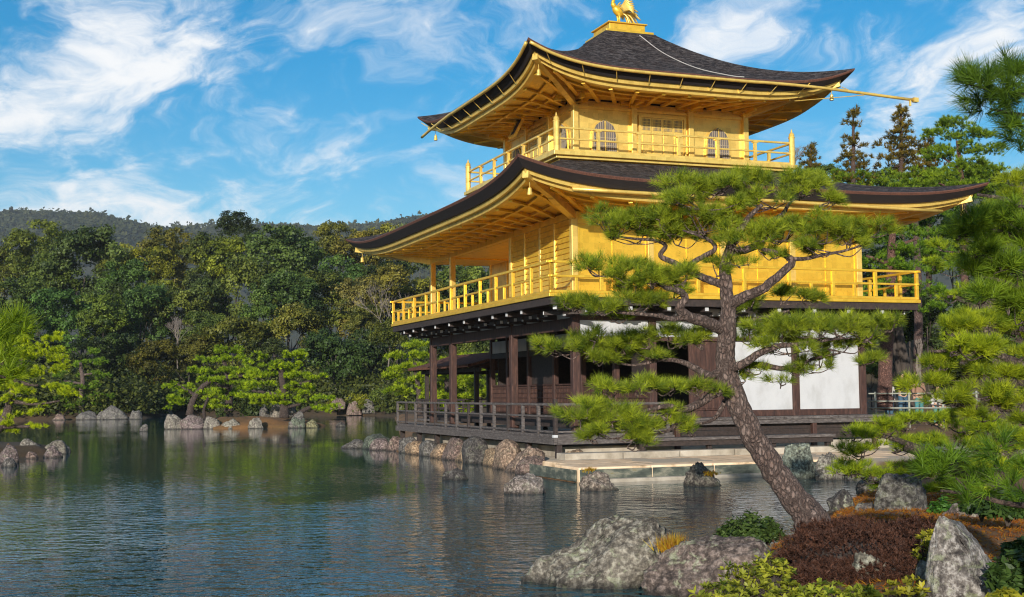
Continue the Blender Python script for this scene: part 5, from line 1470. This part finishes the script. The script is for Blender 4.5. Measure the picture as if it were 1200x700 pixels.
# behind the pavilion, right
for f in [(1112,196,60,74,'round','dark','dark tree below the tall pine against the sky'),(1150,186,56,78,'round','green','green tree right of the tall pine with bare trunk'),(1060,206,60,72,'round','dark','dark tree at the feet of the cedars')]: tree(*f)
CB = (.80,.42,.36)
cedar('thin brown cedar with gaps standing behind the pavilion', 78, 1000, 126, 215, 50, 13, CB, .25)
cedar('broad brown cedar with a pointed top behind the pavilion', 82, 1056, 122, 215, 80, 16, CB)
cedar('shorter brown cedar beside the broad brown cedar', 84, 1088, 160, 225, 70, 11, CB)
cedar('small brown cedar top right of the upper balcony corner', 90, 950, 169, 215, 52, 9, CB)
for f in [(1030,196,50,80,'round','dark','dark tree below the thin brown cedar'),(975,188,44,84,'round','green','green tree below the small brown treetop'),(1165,230,70,95,'round','brown','brown tree on the rise at the right edge'),
          (1070,230,80,66,'round','dark','dark tree behind the right roof tip of the lower roof'),(1120,250,80,64,'round','dark','dark tree behind the yellow green pine on the right'),(1030,280,70,62,'round','deep','very dark tree behind the right balcony end'),
          (1085,330,80,58,'round','deep','very dark tree above the visitors behind the pavilion'),(1150,340,80,56,'round','dark','dark tree behind the right hand pines'),(1195,300,60,60,'round','green','green tree at the right edge behind the pines'),(1045,370,60,64,'bush','deep','dark shrubbery tree behind the red trunk'),
          (1110,410,70,62,'bush','deep','dark undergrowth tree behind the visitors'),(1020,420,40,60,'bush','dark','dark bush behind the white wall corner'),(1180,400,70,58,'bush','dark','dark bush tree behind the right pines')]:
    tree(*f)
pine('pine_tree', 'red trunked pine standing at the right corner of the white wall', 46, [(1036,480,20),(1037,450,17),(1038,415,16),(1042,370,15),(1044,330,13),(1045,290,9),(1048,250,6)], [[(1043,350,7),(1070,335,4)],[(1044,310,6),(1015,300,3)],[(1045,290,5),(1075,280,3)]],
     [(1050,238,34,10),(1020,250,28,9),(1078,255,34,10),(1045,268,40,10),(1095,276,28,9),(1015,285,26,9),(1070,295,36,10),(1030,312,30,9),(1085,318,34,10),(1058,336,34,9),(1100,345,30,9),(1025,345,24,8),(1075,365,30,8),(1110,300,24,9)], .13, .017, 20, .62, (.72,.92,.62), (1.1,.78,.72), None, twigs=False)
pine('pine_tree', 'tall pine with bare trunk against the sky right of the cedars', 60, [(1132,470,12),(1131,380,11),(1130,300,9),(1129,240,8),(1125,195,6),(1122,165,4)], [[(1129,235,4),(1150,215,2)],[(1126,200,4),(1105,185,2)],[(1128,225,4),(1100,215,2)]],
     [(1122,146,24,9),(1106,160,22,8),(1140,160,24,9),(1118,176,24,8),(1154,178,22,9),(1096,186,20,8),(1140,196,26,9),(1108,206,30,9),(1158,206,24,9),(1085,216,26,9),(1130,222,36,9),(1165,226,24,9),(1105,232,34,8)], .16, .024, 24, 1.0, (.85,.95,.58), (1.0,.72,.66), None, twigs=False)
pine('pine_tree', 'green pine crown filling the gap over the right end of the lower roof', 55, [(1075,470,12),(1076,380,10),(1075,300,8),(1072,240,5)], [],
     [(1060,206,26,8),(1030,214,24,8),(1000,210,22,7),(1090,210,26,8),(970,206,18,6),(1045,226,30,8),(1085,230,30,8),(1110,240,22,8),(985,222,22,7),(1020,232,26,8),(945,204,16,5)], .15, .02, 18, .62, (.95,1.0,.58), (.8,.7,.7), None, twigs=False)
def bare(name, label, Y, x, base, top, wid, seed, mat='branch_pale', r=1.3):
    rr = random.Random(seed); k = ppm(Y); p0 = at(x, base, Y); root = empty(name, p0, 0, label, 'tree')
    mb = MB(); H_ = (base-top)/k; W_ = wid/k
    def go(p, d, L_, r_, lev):
        q = p + d*L_; mid = (p+q)/2 + Vector([rr.uniform(-.08,.08)*L_ for _ in range(3)])
        mb.tube(catmull([p, mid, q], 3), [r_*(1-.35*i/6) for i in range(7)], 5, cap=False)
        if lev <= 0: return
        for _ in range(rr.choice((2, 3, 3))):
            nd = (d + Vector((rr.uniform(-1,1)*W_/H_*1.2, rr.uniform(-.6,.6), rr.uniform(-.1,.5)))).normalized()
            go(q - d*L_*rr.uniform(0,.35), nd, L_*rr.uniform(.6,.8), r_*.66, lev-1)
    go(Vector((0,0,0)), Vector((rr.uniform(-.1,.1),0,1)), H_*.30, r/k, 6)
    mb.build('branches', M[mat], root); return root
bare('bare_tree', 'leafless pale grey tree in front of the dark left wood', 121, 208, 432, 352, 50, 3, r=.6)
bare('bare_tree', 'leafless twiggy tree left of the far gold balcony end', 114, 455, 430, 292, 70, 8, r=.8)
bare('bare_tree', 'slender dead white sapling behind the visitors', 44, 1076, 452, 385, 14, 6, r=3.0)
bare('bare_tree', 'fine leafless twigs behind the upper balcony corner', 88, 920, 230, 150, 50, 12, r=1.4)
for x, w_, t, lab in ((1060,13,345,'dark leaning bare trunk behind the red trunked pine'),(1052,7,380,'thin dark trunk between the two larger trunks behind the wall')):
    Y = 52; k = ppm(Y); mb = MB(); p0 = at(x+6, 478, Y)
    limb(mb, [((0,0,-.3), w_/2/k*1.3), ((-.1,0,1.5), w_/2/k), ((-.35,0,3.2), w_/2/k*.8), ((-.4,0,6), w_/2/k*.5)], 8)
    o = mb.build('trunk', M['trunk_far'], empty('bare_tree', p0, 0, lab, 'tree'), True)

# ---------------------------------------------------------------- foreground shrubs
def leaf_cloud(c, r3, n, leaf, mat, parent=None, name='foliage', up=.7, color=(1,1,1), shell=.3, aspect=.45, lumps=0, base=.45, var=.25):
    u = unit(rng.normal(size=(n, 3))); u[:, 2] = np.abs(u[:, 2])
    rr = (1-shell*rng.random((n, 1)))
    amp = 1 + .10*np.sin(u[:, :1]*7+1) + .08*np.sin(u[:, 1:2]*9+2) + .06*np.sin(u[:, :1]*19+u[:, 1:2]*17)
    p = np.array(c) + u*rr*amp*np.array(r3)
    v = quads(p, leaf*rng.uniform(.6, 1.3, n), u*.6 + np.array([0, 0, up]) + .7*rng.normal(size=(n, 3)), aspect)
    t = np.clip(base + var*rng.normal(size=n), 0, 1)
    o = np_mesh(name, v, 4, np.repeat(t, 4), mat, parent); o.color = (*color, 1); return o
def shrub(name, label, cat, lumps, n, leaf, mat, color=(1,1,1), **kw):
    """lumps: (photo x, photo y of the middle base, half width, height in photo pixels, metres off)"""
    l0 = lumps[0]; p0 = at(l0[0], l0[1], l0[4]); root = empty(name, p0, 0, label, cat)
    for (x, y, rx, h, Y) in lumps:
        k = ppm(Y); c = at(x, y, Y) - p0
        leaf_cloud(c, (rx/k, rx/k*.85, h/k), n, leaf, mat, root, color=color, **kw)
    sb = MB()
    for (x, y, rx, h, Y) in lumps:
        k = ppm(Y); c = at(x, y, Y) - p0
        for _ in range(14):
            d = Vector((random.uniform(-.7,.7)*rx/k, random.uniform(-.6,.6)*rx/k, random.uniform(.5,.95)*h/k))
            sb.tube([c+d*.05+Vector((0,0,-.1)), c+d*.55+Vector((0,0,.01)), c+d], [.006,.004,.002], 4, cap=False)
    sb.build('stems', M['trunk_far'], root)
    return root
def heather():
    lumps = [(1005,668,95,52,10.9),(952,672,46,24,11.4),(1070,650,58,42,11.4),(1000,640,70,32,12.6),(976,694,60,36,10.2),(1050,684,60,40,10.2)]
    l0 = lumps[0]; p0 = at(l0[0], l0[1], l0[4]); root = empty('heather_mound', p0, 0, 'low wide mound of russet brown leaves around the trunk foot', 'shrub')
    for (x, y, rx, h, Y) in lumps:
        k = ppm(Y); c = np.array(at(x, y, Y) - p0); n = 2600
        u = unit(rng.normal(size=(n, 3))); u[:, 2] = np.abs(u[:, 2])
        amp = 1 + .07*np.sin(u[:, :1]*9+1) + .07*np.sin(u[:, 1:2]*11+2) + .06*np.sin(u[:, :1]*23+u[:, 1:2]*19) + .07*rng.normal(size=(n, 1))
        p = c + u*amp*np.array([rx/k, rx/k*.85, h/k*.86])*(1-.25*rng.random((n, 1))**2)
        ax = u*.5 + np.array([0, 0, .6]) + .5*rng.normal(size=(n, 3))
        needle_obj(p, ax, 15, .030, .0075, root, M['heather'], 'foliage', lo=10, hi=80, stem=1.0, base=.42, var=.22)
        cv = MB(); ellip(cv, c, (rx/k*.80, rx/k*.66, h/k*.68), 18, 12); cv.build('stems', M['trunk_far'], root, True)
heather()
def rosettes(name, label, lumps, per_lump, leaf, color=(1,1,1)):
    l0 = lumps[0]; p0 = at(l0[0], l0[1], l0[4]); root = empty(name, p0, 0, label, 'shrub')
    for (x, y, rx, h, Y) in lumps:
        k = ppm(Y); c = np.array(at(x, y, Y) - p0); n = per_lump
        u = unit(rng.normal(size=(n, 3))); u[:, 2] = np.abs(u[:, 2])
        p = c + u*np.array([rx/k, rx/k*.8, h/k])*(1-.45*rng.random((n, 1)))
        ax = unit(u*.5 + np.array([0, -.15, .8]) + .25*rng.normal(size=(n, 3)))
        m = 8; a = np.repeat(ax, m, 0); b = np.repeat(p, m, 0)
        r_ = unit(np.cross(a, rng.normal(size=(n*m, 3)))); th = np.radians(rng.uniform(45, 85, n*m))[:, None]
        d = a*np.cos(th) + r_*np.sin(th); sd = unit(np.cross(d, a)); L_ = leaf*rng.uniform(.7, 1.2, n*m)[:, None]
        v = np.stack([b, b+d*L_*.55-sd*L_*.20+a*L_*.08, b+d*L_, b+d*L_*.55+sd*L_*.20+a*L_*.08], 1).reshape(-1, 3)
        t = np.repeat(np.clip(.55+.25*rng.normal(size=n), 0, 1), m)
        o = np_mesh('leaf_rosette', v, 4, np.repeat(np.clip(t+.1*rng.normal(size=n*m), 0, 1), 4), M['azalea'], root); o.color = (*color, 1)
        sb = MB()
        for i in range(min(n, 60)): sb.tube([c+np.array([0,0,-.12])+(p[i]-c)*.1, c+(p[i]-c)*.6+np.array([0,0,-.02]), p[i]], [.006,.004,.0025], 4, cap=False)
        sb.build('stems', M['trunk_far'], root)
    return root
rosettes('azalea_bush', 'yellow green azalea in front of the purplish boulder at the bottom edge', [(872,698,38,38,9.0),(905,676,24,26,9.4),(845,708,44,24,8.6),(925,706,30,24,8.8)], 85, .050)
rosettes('azalea_bush', 'yellow green azalea below the russet mound at the bottom edge', [(968,712,42,28,8.4),(1010,706,24,18,8.6)], 80, .050, (.95,1,.9))
rosettes('azalea_bush', 'thin yellowish azalea sprays between the russet mound and the grey boulder', [(1085,664,16,40,10.0),(1065,700,30,24,9.0),(1092,640,12,20,10.4)], 34, .050, (1.15,1,.8))
shrub('bush', 'small grey green bush at the waterline left of the leaning trunk', 'bush', [(878,634,32,32,13.3),(900,632,20,24,13.4),(858,634,20,20,13.4)], 1500, .030, M['shrub'], (1.1,1.1,1.0), shell=.5)
shrub('bush', 'fresh green bush under the low pine at the foot of the dark standing stone', 'bush', [(1105,606,16,22,14.6),(1122,606,14,16,14.6)], 900, .030, M['shrub'], (1.0,1.6,.7), shell=.5)
shrub('bush', 'dark leaved bush in the lower right corner beside the grey boulder', 'bush', [(1190,690,30,40,8.6),(1200,655,24,22,9.2)], 1200, .045, M['shrub'], (.8,.9,.8), shell=.5)
shrub('bush', 'yellowish low bush at the bottom right corner', 'bush', [(1180,714,24,22,7.6)], 700, .040, M['azalea'], (1.0,.9,.7), shell=.5)
shrub('bush', 'dark green bush under the young near pine at the right edge', 'bush', [(1180,605,34,34,12.0),(1150,600,24,20,12.6)], 1500, .035, M['shrub'], (.8,.9,.8), shell=.5)
# blades growing from a crack of the big boulder
p0 = at(786, 648, 12.3); root = empty('grass_tuft', p0, 0, 'tuft of orange yellow blades in the crack beside the big boulder', 'grass tuft')
n = 90; P_ = rng.normal(size=(n, 3))*np.array([.06,.03,.01]); A_ = np.stack([rng.normal(0,.4,n), rng.normal(0,.3,n), np.ones(n)], 1)
needle_obj(P_, A_, 4, .19, .010, root, M['grass_tuft'], 'blades', lo=2, hi=22, stem=.1, base=.5)
for x, y, Y, lab in ((832,556,25.35,'yellow tuft on the dark mossy rock at the landing'),(690,552,26.2,'small yellow moss tuft at the landing corner')):
    p0 = at(x, y, Y); root = empty('grass_tuft', p0, 0, lab, 'grass tuft')
    n = 60; P_ = rng.normal(size=(n, 3))*np.array([.06,.045,.04]); A_ = np.stack([rng.normal(0,.5,n), rng.normal(0,.4,n), np.ones(n)], 1)
    needle_obj(P_*np.array([1,1,.5]), A_, 8, .065, .010, root, M['grass_tuft'], 'blades', lo=5, hi=60, stem=.2, base=.7)
# fallen needles and low growth on the ground at the right
def litter():
    n = 26000; X = rng.uniform(2.5, 8.5, n); Y = rng.uniform(8, 20, n)
    d = signed_dist(X, Y, POND); k = d > .15; X, Y = X[k], Y[k]
    Z = height(X, Y) + .008
    P_ = np.stack([X, Y, Z], 1); A_ = np.stack([rng.normal(size=len(X)), rng.normal(size=len(X)), .35*np.abs(rng.normal(size=len(X)))], 1)
    o = needle_obj(P_, A_, 3, .06, .006, None, M['grass_tuft'], 'ground_litter', color=(.85,.62,.5), lo=5, hi=60, stem=.1, base=.3, var=.3)
    o['kind'] = 'stuff'; o['label'] = 'orange brown fallen needles and low grass on the near shore'
litter()
def under():
    n = 9000; px_ = rng.uniform(-60, 600, n); Y = rng.uniform(103, 146, n)
    X = (px_-600)/1496*Y; d = signed_dist(X, Y, POND); k = (d > .35) & (rng.random(n) < .6+.4*(np.sin(X*.9)*np.sin(X*.37+2) > -.2)); X, Y = X[k], Y[k]
    Z = height(X, Y); per = 40; m = len(X)
    c = np.repeat(np.stack([X, Y, Z], 1), per, 0) + np.abs(rng.normal(size=(m*per, 3)))*np.array([0, 0, 1.1]) + rng.normal(size=(m*per, 3))*np.array([.7,.7,0])
    v = quads(c, rng.uniform(.10, .24, m*per), rng.normal(size=(m*per, 3)) + np.array([0, -.4, .6]), .6)
    o = np_mesh('undergrowth', v, 4, np.repeat(np.clip(.35+.25*rng.normal(size=m*per), 0, 1), 4), M['leaf']); o.color = (.55,.58,.42,1)
    o['kind'] = 'stuff'; o['label'] = 'dark undergrowth below the trees of the far bank'
under()

# ---------------------------------------------------------------- visitors and the bamboo fence behind the pavilion
def cloth(name, c): return noise_mat(name, [(0.3, tuple(x*.7 for x in c)), (0.7, c)], (1,1,1), 8, 4, 0.85, bstr=.2)
M['skin'] = noise_mat('skin', [(0.3, (.42,.24,.16)), (0.7, (.55,.33,.23))], (1,1,1), 5, 3, .6, bstr=0)
M['hair'] = noise_mat('dark_hair', [(0.3, (.012,.009,.008)), (0.7, (.04,.028,.022))], (4,4,1), 12, 4, .6)
def skin_body(name, nodes, edges, mat, parent):
    me = bpy.data.meshes.new(name); me.from_pydata([n[0] for n in nodes], edges, [])
    o = link(bpy.data.objects.new(name, me), parent)
    o.modifiers.new('skin', 'SKIN'); 
    for i, n_ in enumerate(nodes):
        sv = me.skin_vertices[0].data[i]; sv.radius = (n_[1], n_[2] if len(n_) > 2 else n_[1])
    me.skin_vertices[0].data[0].use_root = True
    s = o.modifiers.new('subdivision', 'SUBSURF'); s.levels = 2; s.render_levels = 2
    me.materials.append(mat)
    return o
def person(px_, head_y, Y, label, coat, trousers, arms='camera', hat=None, hgt=1.68):
    p = at(px_, head_y, Y); gz = p.z - hgt
    gz = max(gz, ground_z(p.x, Y)-.25)
    root = empty('person', (p.x, Y, gz), R(10), label, 'person'); s = hgt/1.70
    V_ = lambda x, y, z: (x*s, y*s, z*s)
    up = arms == 'camera'
    hand = [V_(.10,-.30,1.46), V_(-.10,-.30,1.46)] if up else [V_(.26,-.10,.80), V_(-.26,-.10,.80)]
    elb = [V_(.27,-.14,1.20), V_(-.27,-.14,1.20)] if up else [V_(.25,.0,1.08), V_(-.25,.0,1.08)]
    nodes = [(V_(0,0,.92),.135,.10),(V_(0,0,1.12),.125,.095),(V_(0,0,1.34),.145,.10),(V_(0,0,1.46),.065,.06),(V_(0,-.01,1.54),.062,.07),(V_(0,-.015,1.62),.072,.088),(V_(0,-.01,1.69),.045,.055),
             (V_(.18,0,1.38),.062),(elb[0],.048),(hand[0],.032),(V_(-.18,0,1.38),.062),(elb[1],.048),(hand[1],.032),
             (V_(.09,0,.82),.088),(V_(.10,-.01,.48),.060),(V_(.10,.02,.09),.042),(V_(.10,-.12,.04),.038),(V_(-.09,0,.82),.088),(V_(-.10,-.01,.48),.060),(V_(-.10,.02,.09),.042),(V_(-.10,-.12,.04),.038)]
    E_ = [(0,1),(1,2),(2,3),(3,4),(4,5),(5,6),(2,7),(7,8),(8,9),(2,10),(10,11),(11,12),(0,13),(13,14),(14,15),(15,16),(0,17),(17,18),(18,19),(19,20)]
    skin_body('body', nodes, E_, M['skin'], root)
    cn = [(V_(0,0,.80),.175,.135),(V_(0,0,1.12),.155,.12),(V_(0,0,1.34),.17,.12),(V_(0,0,1.44),.085,.08),(V_(.19,0,1.37),.078),(elb[0],.064),(tuple(a*.85+b*.15 for a, b in zip(hand[0], elb[0])),.052),(V_(-.19,0,1.37),.078),(elb[1],.064),(tuple(a*.85+b*.15 for a, b in zip(hand[1], elb[1])),.052)]
    skin_body('coat', cn, [(0,1),(1,2),(2,3),(2,4),(4,5),(5,6),(2,7),(7,8),(8,9)], coat, root)
    tn = [(V_(0,0,.90),.15,.115),(V_(.09,0,.80),.105),(V_(.10,-.01,.48),.078),(V_(.10,.02,.11),.066),(V_(-.09,0,.80),.105),(V_(-.10,-.01,.48),.078),(V_(-.10,.02,.11),.066)]
    skin_body('trousers', tn, [(0,1),(1,2),(2,3),(0,4),(4,5),(5,6)], trousers, root)
    mb = MB(); ellip(mb, V_(0,.015,1.635), (.088*s,.098*s,.10*s)); h = mb.build('hair', M['hair'], root, True)
    f = MB()
    for sx in (-.03, .03): ellip(f, V_(sx,-.088,1.615), (.012,.008,.008), 6, 4)
    ellip(f, V_(0,-.10,1.585), (.012,.018,.02), 6, 4); f.build('face_features', M['hair'], root, True)
    hb = MB()
    for i, hd in enumerate(hand):
        sx = 1 if i == 0 else -1
        ellip(hb, hd, (.035,.03,.045), 8, 6)
        for q in range(4): hb.tube([Vector(hd)+Vector((-.024+.016*q,-.02,.02)), Vector(hd)+Vector((-.024+.016*q,-.05,.03+(.004*q))), Vector(hd)+Vector((-.024+.016*q,-.045,-.01))], [.009,.008,.006], 5)
        hb.tube([Vector(hd)+Vector((-sx*.02,-.01,-.01)), Vector(hd)+Vector((-sx*.05,-.04,.02))], [.010,.007], 5)
    hb.build('hand', M['skin'], root, True)
    if hat:
        mb = MB(); mb.lathe(V_(0,-.01,1.66), [(.19,0),(.185,.012),(.11,.02),(.10,.10),(.07,.13),(.01,.135)], 16); mb.build('hat', hat, root, True)
    return root
C_dark = cloth('dark_jacket', (.03,.03,.035)); C_jean = cloth('blue_jeans', (.05,.11,.17)); C_teal = cloth('teal_trousers', (.06,.22,.24)); C_tan = cloth('tan_straw', (.45,.30,.17)); C_white = cloth('pale_coat', (.55,.52,.48)); C_rose = cloth('brown_coat', (.30,.17,.11))
person(1057, 437, 47, 'visitor in a dark jacket raising both hands to the face behind the fence', C_dark, C_jean)
person(1076, 441, 47.6, 'visitor in a wide tan hat half hidden behind the pine', C_rose, C_teal, 'down', C_tan, 1.55)
person(1041, 446, 48.5, 'visitor in a pale coat behind the red pine trunk', C_white, C_jean, 'down', None, 1.5)
person(1098, 452, 47.2, 'visitor in teal trousers nearly hidden by the pine', C_white, C_teal, 'down', None, 1.5)
M['bamboo'] = noise_mat('pale_bamboo', [(0.3, (.24,.25,.20)), (0.7, (.36,.37,.31))], (3,1,1), 4, 4, .6, bstr=.1)
a, b = at(1018, 470, 45.5), at(1150, 470, 45.5)
gz = at(1060, 482, 45.5).z
bf_ = empty('bamboo_fence', (a.x, 45.5, gz), 0, 'low pale bamboo rail fence in front of the visitors', 'fence')
for z_ in (461, 470, 478):
    zz = at(1060, z_, 45.5).z - gz; mb = MB(); mb.tube([(0,0,zz),(b.x-a.x,0,zz-.03)], .025, 8); mb.build('rail', M['bamboo'], bf_, True)
for i in range(4):
    mb = MB(); x = .25+i*1.2; mb.tube([(x,.05,-.6),(x,.05,at(1060,459,45.5).z-gz)], .04, 8); mb.build('fence_post', M['bamboo'], bf_, True)

# ---------------------------------------------------------------- the air
def haze():
    m = bpy.data.materials.new('haze_air'); m.use_nodes = True; nt = m.node_tree; nt.nodes.clear()
    o_ = nt.nodes.new('ShaderNodeOutputMaterial'); v = nt.nodes.new('ShaderNodeVolumePrincipled')
    v.inputs['Color'].default_value = (.72,.82,.95,1); v.inputs['Density'].default_value = .00013; v.inputs['Anisotropy'].default_value = 0
    nt.links.new(v.outputs[0], o_.inputs['Volume'])
    mb = MB(); mb.box(-2600, 2600, -310, 4100, -3.0, 330); o = mb.build('haze', m); o['kind'] = 'stuff'; o['label'] = 'thin bluish morning air over the pond and the hills'
haze()
